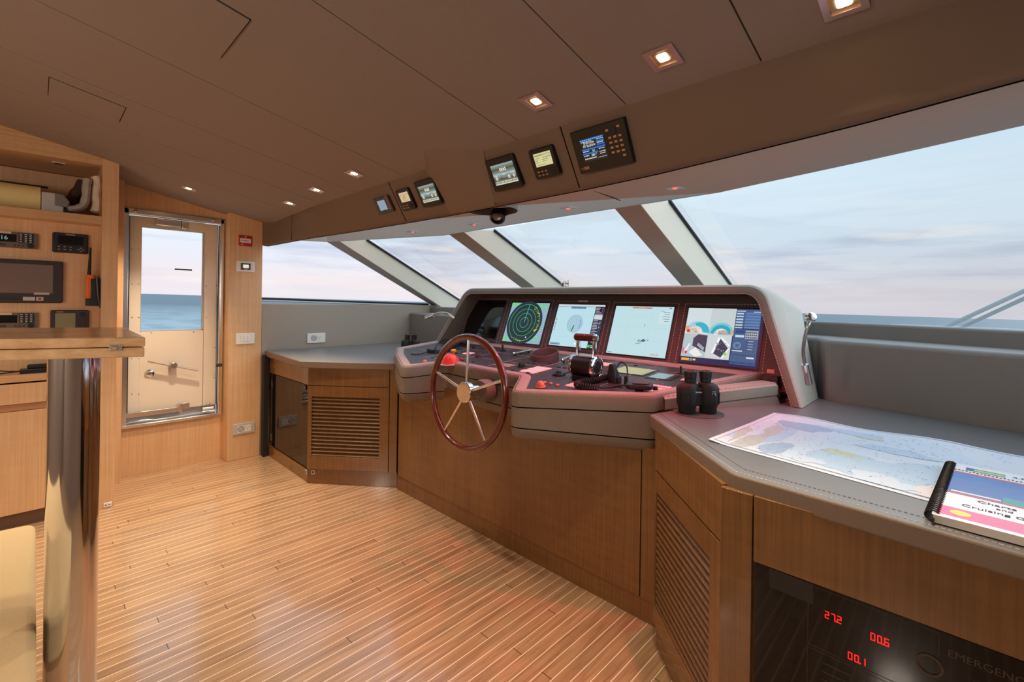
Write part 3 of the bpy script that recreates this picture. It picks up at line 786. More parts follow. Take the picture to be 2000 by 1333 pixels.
# --- port cabinet
po_ = atZ(600, 944); PO = V((po_.x, po_.y, 0)); PI_ = V((1.826, 2.885, 0))
pu = (PI_ - PO).normalized(); plen = (PI_ - PO).length
PF = Fr(PO, pu, (0, 0, 1)); PF.w = PF.u.cross(PF.v)
XPF = 1.405
pc = thing('port_cabinet', 'oak desk cabinet left of the helm with louvre door and smoked glass fridge door', 'cabinet', (1.7, 3.5, 0))
b = MB(); i_ = .020
nv = PF.w
q0, q1 = PO - nv * i_, PI_ - nv * i_
plan = [(XPF + i_, 4.285), (XPF + i_, PO.y + .012), (q0.x + .012, q0.y), (q1.x, q1.y), (2.05, 2.93), (2.75, 3.27), (2.80, 4.285)]
b.prism(WORLD, plan, 0, .862); b.build('carcass', W_GLOSS, pc)
fr = PF
pl = MB(); pl.box(fr, 0, plen, 0, .108, -.02, .0); pl.box(WORLD, XPF + .002, XPF + .02, PO.y, 4.29, 0, .092); pl.build('plinth', W_GLOSS, pc, bevel=.001)
dr = MB(); front(fr, dr, .006, plen - .062, .722, .860); dr.build('drawer_front', W_GLOSS, pc, bevel=.0012)
st = MB(); st.box(fr, plen - .057, plen, .112, .862, 0, .018); st.build('stile', W_GLOSS, pc, bevel=.001)
louvre_door(fr.at(0, 0, 0), pc, .006, plen - .062, .114, .717, .036, plen - .13, .208, .640, 16)
# aft face: apron, smoked-glass fridge door, post
AF = Fr((XPF, 4.285, 0), (0, -1, 0), (0, 0, 1), (-1, 0, 0)); aw = 4.285 - PO.y
ap = MB(); ap.box(AF, .06, aw - .004, .716, .860, -.018, 0); ap.build('apron', W_GLOSS, pc, bevel=.0012)
fd = MB(); fd.box(AF, .115, aw - .012, .105, .710, -.018, -.004, 0)
fdo = fd.build('fridge_door', DKGLASS, pc, bevel=.001)
hx = MB()
for z in (.62, .17): hx.box(AF, .10, .113, z - .03, z + .03, -.016, .001)
hx.box(AF, .106, .113, .12, .70, -.016, -.006); hx.build('hinge', BRASS, fdo)
led = MB(); led.box(AF, aw - .1, aw - .055, .675, .706, -.004, .002, 0); led.build('latch', BLACK, fdo)
MB().box(AF, aw - .082, aw - .078, .688, .692, .002, .003).build('pilot_light', glow('red_pilot', rgb(255, 20, 10), 3), fdo)
cp = MB(); cp.box(AF, aw - .010, aw, .095, .712, -.018, 0); cp.build('corner_post', W_GLOSS, pc)
bp_ = MB(); bp_.box(WORLD, 1.362, 1.40, 4.225, 4.286, 0, .862); bp_.build('side_filler', BLACKM, pc)
def clip(label, fr, group='floor level clips'):
    o = thing('floor_clip', label, 'floor clip', fr.o, group)
    MB().box(fr, -.014, .014, -.016, .016, 0, .006).build('clip_plate', LTGREY, o, bevel=.002)
    MB().box(fr, -.006, .006, -.007, .007, .006, .0075).build('clip_slot', BLACK, o)
pc1 = hit(612, 922.5, PF.w, PO); clip('small square metal clip on the plinth under the port louvre door', Fr(pc1, PF.u, PF.v, PF.w))
pc2 = atX(590, 916, XPF); clip('small metal clip at the corner of the port plinth under the fridge door', Fr(V((XPF, PO.y + .02, .075)), (0, -1, 0), (0, 0, 1), (-1, 0, 0)))

# --- starboard chart cabinet
SI = V((1.725, .845, 0)); SO = V((1.318, .438, 0))
SF = Fr(SI, (SO - SI).normalized(), (0, 0, 1)); SF.w = SF.u.cross(SF.v); slen = (SO - SI).length
XSF = 1.285
sc_ = thing('chart_cabinet', 'oak desk cabinet under the nautical chart with a louvre door and smoked glass panel', 'cabinet', (1.8, .1, 0))
b = MB(); r0, r1 = SI - SF.w * .02, SO - SF.w * .02
plan = [(XSF + .02, YS + .01), (XSF + .02, .40), (r1.x, r1.y), (r0.x, r0.y), (2.0, .86), (2.62, .5), (2.46, -.18), (2.4, YS + .01)]
b.prism(WORLD, plan, 0, .862); b.build('carcass', W_GLOSS, sc_)
b = MB(); b.box(SF, 0, slen, 0, .10, -.02, -.0); b.box(WORLD, XSF + .004, XSF + .02, YS + .01, SO.y - .02, 0, .06); b.build('plinth', W_GLOSS, sc_)
b = MB(); front(SF, b, .012, slen - .006, .700, .861); b.build('drawer_front', W_GLOSS, sc_, bevel=.0012)
louvre_door(SF, sc_, .012, slen - .006, .102, .695, .034, slen - .075, .175, .618, 17)
DFR = Fr((XSF, .438, 0), (0, -1, 0), (0, 0, 1), (-1, 0, 0)); dw = .438 - YS
b = MB(); b.box(DFR, -.012, .066, .0, .861, -.018, 0); b.build('corner_post', W_GLOSS, sc_, bevel=.001)
b = MB(); b.box(DFR, .070, dw - .02, .694, .861, -.018, 0); b.build('apron', W_GLOSS, sc_, bevel=.0012)
gp = MB(); gp.box(DFR, .072, dw - .02, .06, .688, -.019, -.010, 0)
gpo = gp.build('smoked_glass_door', DKGLASS, sc_)
sw = thing('emergency_power_panel', 'dark emergency power panel behind smoked glass with red digital readouts', 'instrument panel', DFR.p(.36, .4, 0)); sw.location = DFR.p(.36, .4, -.009)
RLED = glow('red_led_digits', rgb(255, 24, 24), 2.6)
FAINT = mat('faint_brown_print', rgb(74, 58, 46), .6)
FAINT2 = mat('faint_panel_print', rgb(60, 47, 38), .6)
def seg7(mb, fr, ch, h, mi=0):
    w_ = h * .5; t = h * .105; S7 = {'0': 'abcdef', '1': 'bc', '2': 'abged', '6': 'afgedc', '7': 'abc', '3': 'abgcd', '8': 'abcdefg'}[ch]
    sg = {'a': (0, w_, h - t, h), 'g': (0, w_, h / 2 - t / 2, h / 2 + t / 2), 'd': (0, w_, 0, t), 'f': (0, t, h / 2, h), 'e': (0, t, 0, h / 2), 'b': (w_ - t, w_, h / 2, h), 'c': (w_ - t, w_, 0, h / 2)}
    for c in S7:
        a0, a1, b0, b1 = sg[c]; g = t * .22
        mb.box(fr, a0 + (g if a1 - a0 > t * 1.5 else 0), a1 - (g if a1 - a0 > t * 1.5 else 0), b0 + (g if b1 - b0 > t * 1.5 else 0), b1 - (g if b1 - b0 > t * 1.5 else 0), 0, .0006, mi)
def readout(px, s, h=.0165):
    p = atX(*px, XSF + .0095); f0 = Fr(p, DFR.u, DFR.v, DFR.w); m = MB(); a = 0
    for ch in s:
        if ch == '.': m.box(f0, a - h * .16, a - h * .02, 0, h * .14, 0, .0006); continue
        seg7(m, f0.at(a, 0), ch, h); a += h * .72
    m.build('digital_readout', RLED, sw)
readout((1611, 1207), '27.2'); readout((1700, 1250), '00.6'); readout((1656, 1287), '00.1')
pp = MB(); ZP = -.0094
def onG(px): 
    p = atX(*px, XSF + .0098); return (.438 - p.y, p.z)
def outline(mb, a0, a1, b0, b1, t=.0012, mi=0):
    for A0, A1, B0, B1 in ((a0, a1, b0, b0 + t), (a0, a1, b1 - t, b1), (a0, a0 + t, b0, b1), (a1 - t, a1, b0, b1)): mb.box(DFR, A0, A1, B0, B1, -.0099, -.0094, mi)
a0, zt = onG((1578, 1175)); a1, _ = onG((1760, 1250)); _, zb = onG((1578, 1258))
outline(pp, a0, .42, zb - .0, .683); outline(pp, a0, .80, zb - .20, zb - .006)
for k in range(4):
    for j in range(4): pp.box(DFR, a0 + .03 + .07 * j, a0 + .085 + .07 * j, zb - .03 - .02 * k, zb - .028 - .02 * k, -.0099, -.0095, 0)
for (ax_, bx_, w_, h_) in ((.47, .60, .06, .018), (.47, .565, .05, .016), (.54, .62, .08, .02), (.56, .575, .1, .02), (.56, .535, .05, .018), (.64, .535, .07, .018), (.70, .60, .08, .02)): outline(pp, ax_, ax_ + w_, bx_, bx_ + h_, .001, 0)
pp.build('panel_print', FAINT2, sw)
text(DFR.at(.585, .650, -.0094), 'EMERGENCY POWER CONTROL', .021, FAINT, sw, align='CENTER')
kb = onG((1828, 1305)); k = MB(); f0 = DFR.at(kb[0] - .01, kb[1], -.0095)
k.lathe(f0, [(.022, -.001), (.022, .0015), (.0175, .0015), (.0175, -.001)], 28, cap=False); k.build('key_ring', FAINT, sw)
h_ = MB(); h_.box(DFR, .105, .20, .640, .6875, -.0099, -.0093, 0); h_.build('dark_handle_plate', BLACK, sw)

# --- worktops
EDGE_L = mat('brown_edge_leather', rgb(118, 100, 84), .5, bump=.3, bscale=700)
def worktop(name, label, poly, rad):
    o = thing(name, label, 'worktop', (sum(p[0] for p in poly) / len(poly), sum(p[1] for p in poly) / len(poly), .862))
    P = fillet(poly, rad, 4)
    if area2(P) < 0: P = P[::-1]
    MB().prism(WORLD, P, .850, .9, 1, top_mi=0).build('top', [WORKTOP, EDGE_L], o, bevel=.006, seg=3)
    return o, P
wt1, P1 = worktop('port_worktop', 'grey leather worktop of the desk left of the helm', [(1.385, 4.285), (1.335, 3.40), (1.785, 2.872), (2.2, 2.95), (2.83, 3.15), (2.835, 4.285)], [0, .03, .02, 0, 0, 0])
wt2, P2 = worktop('chart_worktop', 'grey leather worktop right of the helm carrying chart and binoculars', [(1.742, .895), (1.298, .425), (1.262, -.094), (1.248, YS + .005), (2.395, YS + .005), (2.492, -.18), (2.645, .435), (2.70, .52), (2.6, .72), (2.05, .82)], [.02, .05, 0, 0, 0, 0, 0, 0, 0, 0])
s = MB(); s2_ = MB(); ed = [V((1.752, .882, .9008)), V((1.318, .423, .9008)), V((1.283, -.094, .9008)), V((1.268, YS + .02, .9008))]
s.dashes(ed, .006, .004, .0007, 0); s2_.dashes([p + V((.035, -.01, 0)) for p in ed], .006, .004, .0006, 0); s2_.build('dark_stitching', LEATHER_DARK, wt2)
s.build('stitching', STITCH, wt2)
# dark round felt patch and binoculars stand on it (see below)

# ------------------------------------------------------------------ helm console
hc = thing('helm_console', 'wide oak and taupe leather helm console with instrument hood in front of the windscreen', 'helm console', (2.1, S, 0))
XB = 1.812
b = MB(); b.prism(WORLD, [(XB + .01, .875), (XB + .01, 2.85), (2.4, 2.85), (2.4, .90)], 0, .71); b.build('base_carcass', GAP, hc)
b = MB(); b.box(WORLD, XB - .006, XB + .014, .963, 2.845, .100, .80); b.build('base_panel', W_GLOSS, hc, bevel=.0012)
b = MB(); b.box(WORLD, XB, XB + .014, .86, 2.86, 0, .096); b.build('plinth', W_GLOSS, hc, bevel=.001)
b = MB(); b.box(WORLD, XB - .006, XB + .014, .868, .958, .100, .74); b.build('stile', W_GLOSS, hc, bevel=.001)

def dz(x): return .95 + .075 * (x - 1.8)
out_ = [(2.53, .675), (2.44, .70), (1.93, .872), (1.812, .915), (1.512, 1.462), (1.785, 1.662), (1.815, 2.33), (1.558, 2.428), (1.80, 2.90), (1.985, 3.185), (2.56, 3.24)]
rad = [0, .0, .05, .06, .06, .05, .05, .06, .25, .06, 0]
if area2(out_) < 0: out_ = out_[::-1]; rad = rad[::-1]
def pod_ring(d):
    p = inset(out_, d) if d else out_; k = len(out_); rr_ = []
    for i in range(k):
        a = V(out_[i] + (0,)) - V(out_[i - 1] + (0,)); b2 = V(out_[(i + 1) % k] + (0,)) - V(out_[i] + (0,))
        convex = a.cross(b2).z > 0
        rr_.append(0 if rad[i] == 0 else (max(.006, rad[i] - d) if convex else rad[i] + d))
    return fillet(p, rr_, 6)
OUT = pod_ring(0)
pod = MB()
bot = pod_ring(.012)
# lower skirt, belly and top band, with dark seams between
L0 = [V((x, y, .722)) for x, y in pod_ring(.05)]
L1 = [V((x, y, .722)) for x, y in pod_ring(.022)]
L2 = [V((x, y, .738)) for x, y in pod_ring(.004)]
L3 = [V((x, y, .774)) for x, y in OUT]
L3b = [V((x, y, .776)) for x, y in pod_ring(.004)]
L3c = [V((x, y, .779)) for x, y in OUT]
L4 = [V((x, y, dz(x) - .062)) for x, y in OUT]
L4b = [V((x, y, dz(x) - .060)) for x, y in pod_ring(.004)]
L4c = [V((x, y, dz(x) - .057)) for x, y in OUT]
L5 = [V((x, y, dz(x) - .004)) for x, y in OUT]
L6 = [V((x, y, dz(x) + .008)) for x, y in pod_ring(.006)]
L7 = [V((x, y, dz(x) + .012)) for x, y in pod_ring(.018)]
pod.loft([L0, L1, L2, L3], 0); pod.loft([L3, L3b, L3c], 1, sm=False); pod.loft([L3c, L4], 0); pod.loft([L4, L4b, L4c], 1, sm=False); pod.loft([L4c, L5, L6, L7], 0)
pod.build('leather_fascia', [LEATHER, GAP], hc, angle=50)
INN = pod_ring(.066)
rail = MB()
R0 = [V((x, y, dz(x) + .012)) for x, y in pod_ring(.018)]; R1 = [V((x, y, dz(x) + .012)) for x, y in pod_ring(.058)]; R2 = [V((x, y, dz(x) + .008)) for x, y in pod_ring(.064)]; R3 = [V((x, y, dz(x) - .006)) for x, y in INN]
rail.loft([R0, R1, R2, R3], 0)
rail.build('armrest_rail', LEATHER_RAIL, hc, angle=60)
sti = MB(); sti.dashes([V((x, y, dz(x) + .0095)) for x, y in pod_ring(.007)], .008, .006, .0009, 0, closed=True)
sti.build('stitching', STITCH, hc)
# raised right arm rest running up beside the dash
ar = MB()
arp = [(1.905, .845), (2.06, .785), (2.47, .66), (2.50, .60), (2.36, .552), (2.22, .60), (1.98, .735)]
# dash plate
DP = Fr((1.8, S, .95), (0, -1, 0), (1, 0, .075)); DP.w = V((-.075, 0, 1)).normalized()
b = MB(); b.poly([V((x, y, dz(x))) for x, y in INN])
b.build('dash_plate', mat('dash_black_leather', rgb(52, 49, 50), .42, bump=.2, bscale=700), hc)

# right-hand arm: wedge that rises forward and drops at its end
def wedge(mb, pts_top, pts_bot, mi=0):
    mb.loft([pts_bot, pts_top], mi, sm=False); mb.poly(pts_top, mi)
A_ = [V((1.93, .870, .958)), V((2.44, .715, 1.006)), V((2.50, .66, 1.0)), V((2.47, .60, .965)), V((2.36, .60, .985)), V((1.98, .79, .948))]
aw_ = MB()
side_o = [V((1.86, .885, .90)), V((2.05, .77, .90)), V((2.37, .575, .90)), V((2.52, .60, .90))]
side_t = [V((1.86, .885, .945)), V((2.05, .775, .962)), V((2.36, .585, .985)), V((2.50, .605, .945))]
aw_.loft([side_o, [p + V((0, .002, -.048)) for p in side_t], [p + V((.002, .006, -.0455)) for p in side_t]], 0, closed=False)
aw_.loft([[p + V((.002, .006, -.0455)) for p in side_t], [p + V((0, 0, -.043)) for p in side_t], side_t, [p + V((.006, .012, .012)) for p in side_t], [p + V((.012, .07, .014)) for p in side_t]], 1, closed=False)
aw_.build('side_arm', [LEATHER, LEATHER_RAIL], hc, angle=40)
sd = MB(); sd.dashes([p + V((.004, .010, .012)) for p in side_t], .012, .010, .0013, 0); sd.build('arm_stitching', STITCH, hc)

# ------------------------------------------------------------------ instrument hood
LEAN = .393
def lipx(z): return 2.34 + LEAN * (z - .9)
def arch(yb0, yb1, yt0, yt1, zb, zt, r, n=8):
    """half outline from the starboard base over the top to the port base, (Y, z)"""
    return fillet([(yb0, zb), (yt0, zt), (yt1, zt + .004), (yb1, zb)], [0, r, r, 0], n)
po = arch(.482, 3.24, .700, 3.02, .862 + .04, 1.457, .13)
pi2 = arch(.528, 3.195, .738, 2.985, .862 + .04, 1.408, .10)
def lip(pts, dx=0.0): return [V((lipx(z) + dx, y, z)) for y, z in pts]
O0 = lip(po, .008); I0 = lip(pi2, .008)
# rounded front roll between outer and inner edge
O1 = [a.lerp(b_, .2) + V((-.007, 0, 0)) for a, b_ in zip(O0, I0)]; I1 = [b_.lerp(a, .2) + V((-.007, 0, 0)) for a, b_ in zip(O0, I0)]
rear = []
for (y, z) in po:
    s_ = (z - .9) / (1.457 - .9)
    rear.append(V((2.66 + .15 * s_, S + (y - S) * (1 + .085 * s_), .9 + s_ * (1.372 - .9))))
mid = [a.lerp(b_, .4) + V((0, 0, .018 * max(0, (a.z - 1.2) / .25))) for a, b_ in zip(O0, rear)]
inner = [V((2.515 + LEAN * (z - .95) + .02, y, z)) for y, z in pi2]
hood = MB()
hood.loft([inner, I0, I1], 2, closed=False); hood.loft([I1, O1], 1, closed=False); hood.loft([O1, O0, mid, rear], 0, closed=False)
hood.poly(rear, 0)
hood.build('instrument_hood', [HOODSIDE, LEATHER, LEATHER], hc, angle=55)
for k_ in (.07, .93):
    hs = MB(); hs.dashes([p + V((-.0012, 0, .0)) for p in [a.lerp(b_, k_) + V((-.003, 0, 0)) for a, b_ in zip(O0, I0)]], .008, .006, .0011, 0)
    hs.build('hood_stitching', STITCH, hc)
# monitor panel
PN = V((1, 0, -LEAN)).normalized(); PP = V((2.574, 0, 1.05))
def onP(px): return hit(*px, PN, PP)
MF = Fr((2.574, S, 1.05), (0, -1, 0), (LEAN, 0, 1)); MF.w = V((-1, 0, LEAN)).normalized()
def mfc(p): d = p - MF.o; return (d.dot(MF.u), d.dot(MF.v))
b = MB()
edge = [V((2.574 + LEAN * (z - 1.05), y, z)) for y, z in pi2]
b.poly([V((2.574 + LEAN * (.93 - 1.05), pi2[0][0], .93))] + edge[1:-1] + [V((2.574 + LEAN * (.93 - 1.05), pi2[-1][0], .93))])
b.build('monitor_panel', PANEL_DARK, hc)
# little step between dash and monitor panel
b = MB(); b.box(WORLD, 2.50, 2.56, .62, 3.2, .93, dz(2.5) + .001); b.build('dash_back', PANEL_DARK, hc)
tg = MB(); p = onP((1512, 735)); a, c = mfc(p)
for k in (0, 1): tg.box(MF, a - .035, a - .002, c + .012 - .03 * k, c + .032 - .03 * k, 0, .001)
tg.build('warning_tag', mat('pale_pink_tag', rgb(214, 150, 140), .6), hc)

# ------------------------------------------------------------------ steering wheel
wc = V((1.61, 1.885, .862))
swl = thing('steering_wheel', 'varnished mahogany ship steering wheel with five steel spokes', 'steering wheel', wc)
WF = Fr(wc, (0, -1, 0), V((.07, 0, 1)), None); WF.w = V((-1, 0, .07)).normalized()
RW = .296
rim = MB(); rim.tube([WF.p(RW * math.cos(a), RW * math.sin(a)) for a in [2 * math.pi * i / 72 for i in range(72)]], .0182, 16, 0, closed=True)
rim.build('rim', W_WHEEL, swl)
for k in range(5):
    a = math.radians(92 + 72 * k); s_ = MB()
    s_.tube([WF.p(.03 * math.cos(a), .03 * math.sin(a), -.002), WF.p((RW - .01) * math.cos(a), (RW - .01) * math.sin(a), 0)], [.0085, .0072], 12)
    s_.build('spoke', STEEL, swl)
hb = MB(); hb.lathe(WF, [(.036, -.10), (.036, -.03), (.045, -.02), (.056, -.012), (.056, .016), (.053, .02), (0, .02)], 36); hb.build('hub', CHROME, swl)
sh = MB(); sh.lathe(WF, [(.062, -.165), (.064, -.115), (.056, -.10), (.036, -.098)], 32); sh.build('column_boot', LEATHER, swl)
sh = MB(); sh.lathe(WF, [(.028, -.24), (.028, -.1)], 20); sh.build('shaft', STEEL, swl)
# ------------------------------------------------------------------ flat-panel monitors in the hood
def rect_on(px, hitf, F):
    Q = [F_c(F, hitf(p)) for p in px]
    a0 = (Q[0][0] + Q[3][0]) / 2; a1 = (Q[1][0] + Q[2][0]) / 2; b1 = (Q[0][1] + Q[1][1]) / 2; b0 = (Q[2][1] + Q[3][1]) / 2
    return a0, a1, b0, b1
def F_c(F, p):
    d = p - F.o; return (d.dot(F.u), d.dot(F.v))
def G(c, s=1.0):
    k = 'glow%d_%d_%d_%.2f' % (c[0], c[1], c[2], s)
    if k not in MATS: MATS[k] = glow('screen_colour', rgb(*c), s)
    return MATS[k]
class Img:
    """flat coloured areas of a lit screen, in unit coordinates (0..1 across, 0..1 up)"""
    def __init__(s, fr, a0, a1, b0, b1, lift=.0012):
        s.fr = fr; s.r = (a0, a1, b0, b1); s.mb = MB(); s.mats = []; s.l = lift; s.k = 0
    def mi(s, c, e=1.0):
        m = G(c, e)
        if m not in s.mats: s.mats.append(m)
        return s.mats.index(m)
    def pt(s, x, y):
        a0, a1, b0, b1 = s.r; return s.fr.p(a0 + (a1 - a0) * x, b0 + (b1 - b0) * y, s.l + s.k)
    def rect(s, x0, y0, x1, y1, c, e=1.0):
        s.k += .00002; s.mb.poly([s.pt(x0, y0), s.pt(x1, y0), s.pt(x1, y1), s.pt(x0, y1)], s.mi(c, e)); return s
    def poly(s, pts, c, e=1.0):
        s.k += .00002; s.mb.poly([s.pt(*p) for p in pts], s.mi(c, e)); return s
    def asp(s):
        a0, a1, b0, b1 = s.r; return (a1 - a0) / (b1 - b0)
    def disc(s, x, y, r, c, n=40, e=1.0, fy=1.0):
        return s.poly([(x + r * math.cos(t), y + r * s.asp() * fy * math.sin(t)) for t in [2 * math.pi * i / n for i in range(n)]], c, e)
    def ring(s, x, y, r, w_, c, n=48, e=1.0, a0=0, a1=360):
        s.k += .00002; m = s.mi(c, e); q = s.asp()
        for i in range(n):
            t0 = math.radians(a0 + (a1 - a0) * i / n); t1 = math.radians(a0 + (a1 - a0) * (i + 1) / n)
            s.mb.poly([s.pt(x + rr * math.cos(t), y + rr * q * math.sin(t)) for rr, t in ((r - w_, t0), (r, t0), (r, t1), (r - w_, t1))], m)
        return s
    def line(s, x0, y0, x1, y1, w_, c, e=1.0):
        q = s.asp(); dx, dy = (x1 - x0), (y1 - y0) / q; L_ = math.hypot(dx, dy) or 1; nx, ny = -dy / L_ * w_ / 2, dx / L_ * w_ / 2 * q
        return s.poly([(x0 + nx, y0 + ny), (x1 + nx, y1 + ny), (x1 - nx, y1 - ny), (x0 - nx, y0 - ny)], c, e)
    def build(s, name, parent): return s.mb.build(name, s.mats, parent)

def monitor(label, px, idx, strip_side=1):
    a0, a1, b0, b1 = rect_on(px, lambda p: onP(p), MF)
    t = thing('helm_monitor', label, 'monitor', MF.p((a0 + a1) / 2, b0, 0), 'monitors in the helm hood')
    m = MB(); e = .008
    m.prism(MF, rrect(a0 - e, b0 - e, a1 + e, b1 + e, .003), -.03, .002); m.build('bezel', BLACK, t, bevel=.0008)
    k = MB(); ks = a0 + (a1 - a0) * .46; ke = a1 + .006; kb = b0 - .032
    k.box(MF, ks, ke, kb - .008, kb + .008, -.004, .0018, 0)
    kk = k.build('button_strip', BLACKM, t)
    q = MB()
    for i in range(8): q.box(MF, ks + .018 + i * (ke - ks - .04) / 8, ks + .024 + i * (ke - ks - .04) / 8, kb - .001, kb + .002, .0018, .0026, 0)
    dome(q, MF.at(ke - .02, kb, .0016), .005, 1)
    q.build('button', [GREY, mat('blue_knob', rgb(70, 84, 130), .4)], kk)
    fs = MB(); d = .026
    L_ = [MF.p(x, y, .0012) for x, y in ((a0 - d, b0 - .052), (a1 + d, b0 - .052), (a1 + d, min(b1 + d, .345)), (a0 - d, min(b1 + d, .345)))]
    fs.dashes(L_, .010, .007, .0009, 0, closed=True); fs.build('panel_stitching', STITCH, t)
    return t, (a0, a1, b0, b1)
def MI(r): return Img(MF, r[0], r[1], r[2], r[3], .0022)
rnd = random.Random(3)
# 1 switched off
t, r = monitor('dark switched-off monitor at the port end of the helm hood', [(929, 588), (990, 589), (965, 664), (903, 654)], 0)
b = MB(); b.box(MF, r[0], r[1], r[2], r[3], .002, .0026); b.build('screen', SCREENOFF, t)
# 2 radar
t, r = monitor('monitor showing a dark round radar plot with green range rings', [(1003, 591), (1076, 593.6), (1052, 673.6), (980, 666.4)], 1)
I = MI(r); I.rect(0, 0, 1, 1, (150, 176, 198))
for _ in range(150):
    x, y = rnd.random(), rnd.random()
    if math.hypot(x - .47, (y - .5)) < .46: continue
    I.rect(x, y, min(1, x + rnd.uniform(.01, .05)), min(1, y + rnd.uniform(.004, .012)), rnd.choice([(110, 232, 90), (150, 240, 110), (120, 220, 120), (196, 214, 220)]))
for cx_, cy_ in ((.06, .06), (.8, .12), (.86, .9), (.05, .93)):
    for _ in range(22):
        x, y = cx_ + rnd.gauss(0, .07), cy_ + rnd.gauss(0, .04)
        x, y = max(0, min(.96, x)), max(0, min(.985, y)); I.rect(x, y, min(1, x + .035), min(1, y + .012), (70, 240, 60))
I.disc(.47, .5, .455, (40, 52, 64))
for k, rr in enumerate((.39, .29, .2, .11)): I.ring(.47, .5, rr, .0065, (60, 220, 110))
I.line(.47, .5, .5, .96, .012, (70, 190, 190))
for _ in range(46):
    a = math.radians(rnd.uniform(-30, 62)); q = .36 + rnd.gauss(0, .018); I.rect(.47 + q * math.cos(a), .5 + q * math.sin(a) * I.asp(), .47 + q * math.cos(a) + .014, .5 + q * math.sin(a) * I.asp() + .012, (232, 222, 60))
for _ in range(16):
    a = math.radians(rnd.uniform(230, 300)); q = .385 + rnd.gauss(0, .012); I.rect(.47 + q * math.cos(a), .5 + q * math.sin(a) * I.asp(), .47 + q * math.cos(a) + .016, .5 + q * math.sin(a) * I.asp() + .01, (220, 220, 50))
I.disc(.62, .14, .016, (235, 245, 235), 10)
I.build('screen', t)
# 3 conning page
t, r = monitor('monitor with a pale chart, blue circle and dark data column, behind the throttle', [(1095, 594.4), (1183, 597), (1164, 681), (1069, 675)], 2)
I = MI(r); I.rect(0, 0, 1, 1, (186, 222, 232)); I.rect(0, .955, .84, 1, (206, 220, 228)); I.rect(0, .945, .84, .953, (60, 70, 80))
I.rect(.3, .90, .62, .945, (120, 150, 180)); 
for k in range(12): I.rect(.31 + k * .026, .908, .322 + k * .026, .938, (60, 80, 120))
I.disc(.46, .54, .165, (164, 200, 216)); I.ring(.46, .54, .165, .006, (130, 160, 190)); I.ring(.46, .54, .13, .02, (132, 160, 226), 20, 1.0, -40, 40)
I.line(.42, .36, .45, .50, .022, (20, 110, 70))
for k in range(4): I.rect(.02, .22 + .17 * k, .84, .2225 + .17 * k, (160, 200, 212))
for k in range(9): I.rect(.02, .36 + k * .036, .045, .38 + k * .036, rnd.choice([(200, 180, 60), (90, 110, 140), (230, 240, 240)]))
I.rect(.02, .02, .24, .07, (130, 160, 190)); I.rect(.04, .03, .2, .04, (70, 100, 150)); I.disc(.56, .08, .018, (255, 255, 255), 12)
I.rect(.82, 0, 1, 1, (28, 34, 58)); I.rect(.82, .96, 1, 1, (220, 225, 230)); I.rect(.83, .66, .99, .76, (206, 212, 220))
for k in range(17):
    y = .34 + k * .036
    if .65 < y < .77: continue
    I.rect(.835, y, .90 + rnd.random() * .06, y + .012, (210, 216, 225)); I.rect(.95, y, .98, y + .012, rnd.choice([(220, 80, 80), (235, 235, 235), (90, 120, 190)]))
I.ring(.91, .22, .07, .012, (150, 170, 190)); I.ring(.91, .22, .045, .01, (110, 130, 150)); I.rect(.86, .185, .96, .20, (240, 240, 240)); I.rect(.825, .02, .875, .075, (60, 220, 80)); I.rect(.89, .02, .99, .035, (220, 225, 230)); I.rect(.89, .055, .97, .07, (220, 225, 230))
I.build('screen', t)
# 4 chart page
t, r = monitor('monitor with a plain pale chart page and red bar along its top', [(1205.6, 597.6), (1318.4, 601.2), (1298, 701.3), (1182.8, 688.8)], 3)
I = MI(r); I.rect(0, 0, 1, 1, (190, 222, 228))
for x in (.28, .66): 
    for k in range(30): I.rect(x, k / 30, x + .003, k / 30 + .018, (160, 194, 202))
for y in (.3, .56, .8):
    for k in range(30): I.rect(k / 30, y, k / 30 + .018, y + .003, (160, 194, 202))
I.rect(.31, .955, .65, .975, (226, 56, 50)); I.rect(.42, .96, .55, .97, (240, 130, 60))
I.poly([(.92, .965), (.98, .955), (.95, .985)], (110, 130, 140))
I.rect(.79, .66, .98, .93, (200, 226, 230))
for k in range(5): I.rect(.88 - .02 * k % .05, .70 + .045 * k, .96, .708 + .045 * k, (70, 90, 100))
I.rect(.80, .90, .87, .906, (70, 90, 100)); I.rect(.575, .585, .585, .63, (220, 60, 50))
for _ in range(26):
    x = .58 + rnd.gauss(0, .035); y = .29 + rnd.gauss(0, .012) + (x - .58) * .2; I.rect(x, y, x + .025, y + .012, rnd.choice([(60, 90, 120), (30, 60, 90), (90, 130, 160)]))
for _ in range(16):
    x = .48 + rnd.random() * .1; y = .225 + (x - .48) * .3 + rnd.gauss(0, .006); I.rect(x, y, x + .02, y + .005, (100, 140, 170))
I.rect(.03, .02, .10, .03, (80, 100, 110))
I.build('screen', t)
a0, a1, b0, b1 = r
text(MF.at(a0 + (a1 - a0) * .82, b0 + .014, .0026), '5.993 NM', .014, G((220, 50, 50)), t)
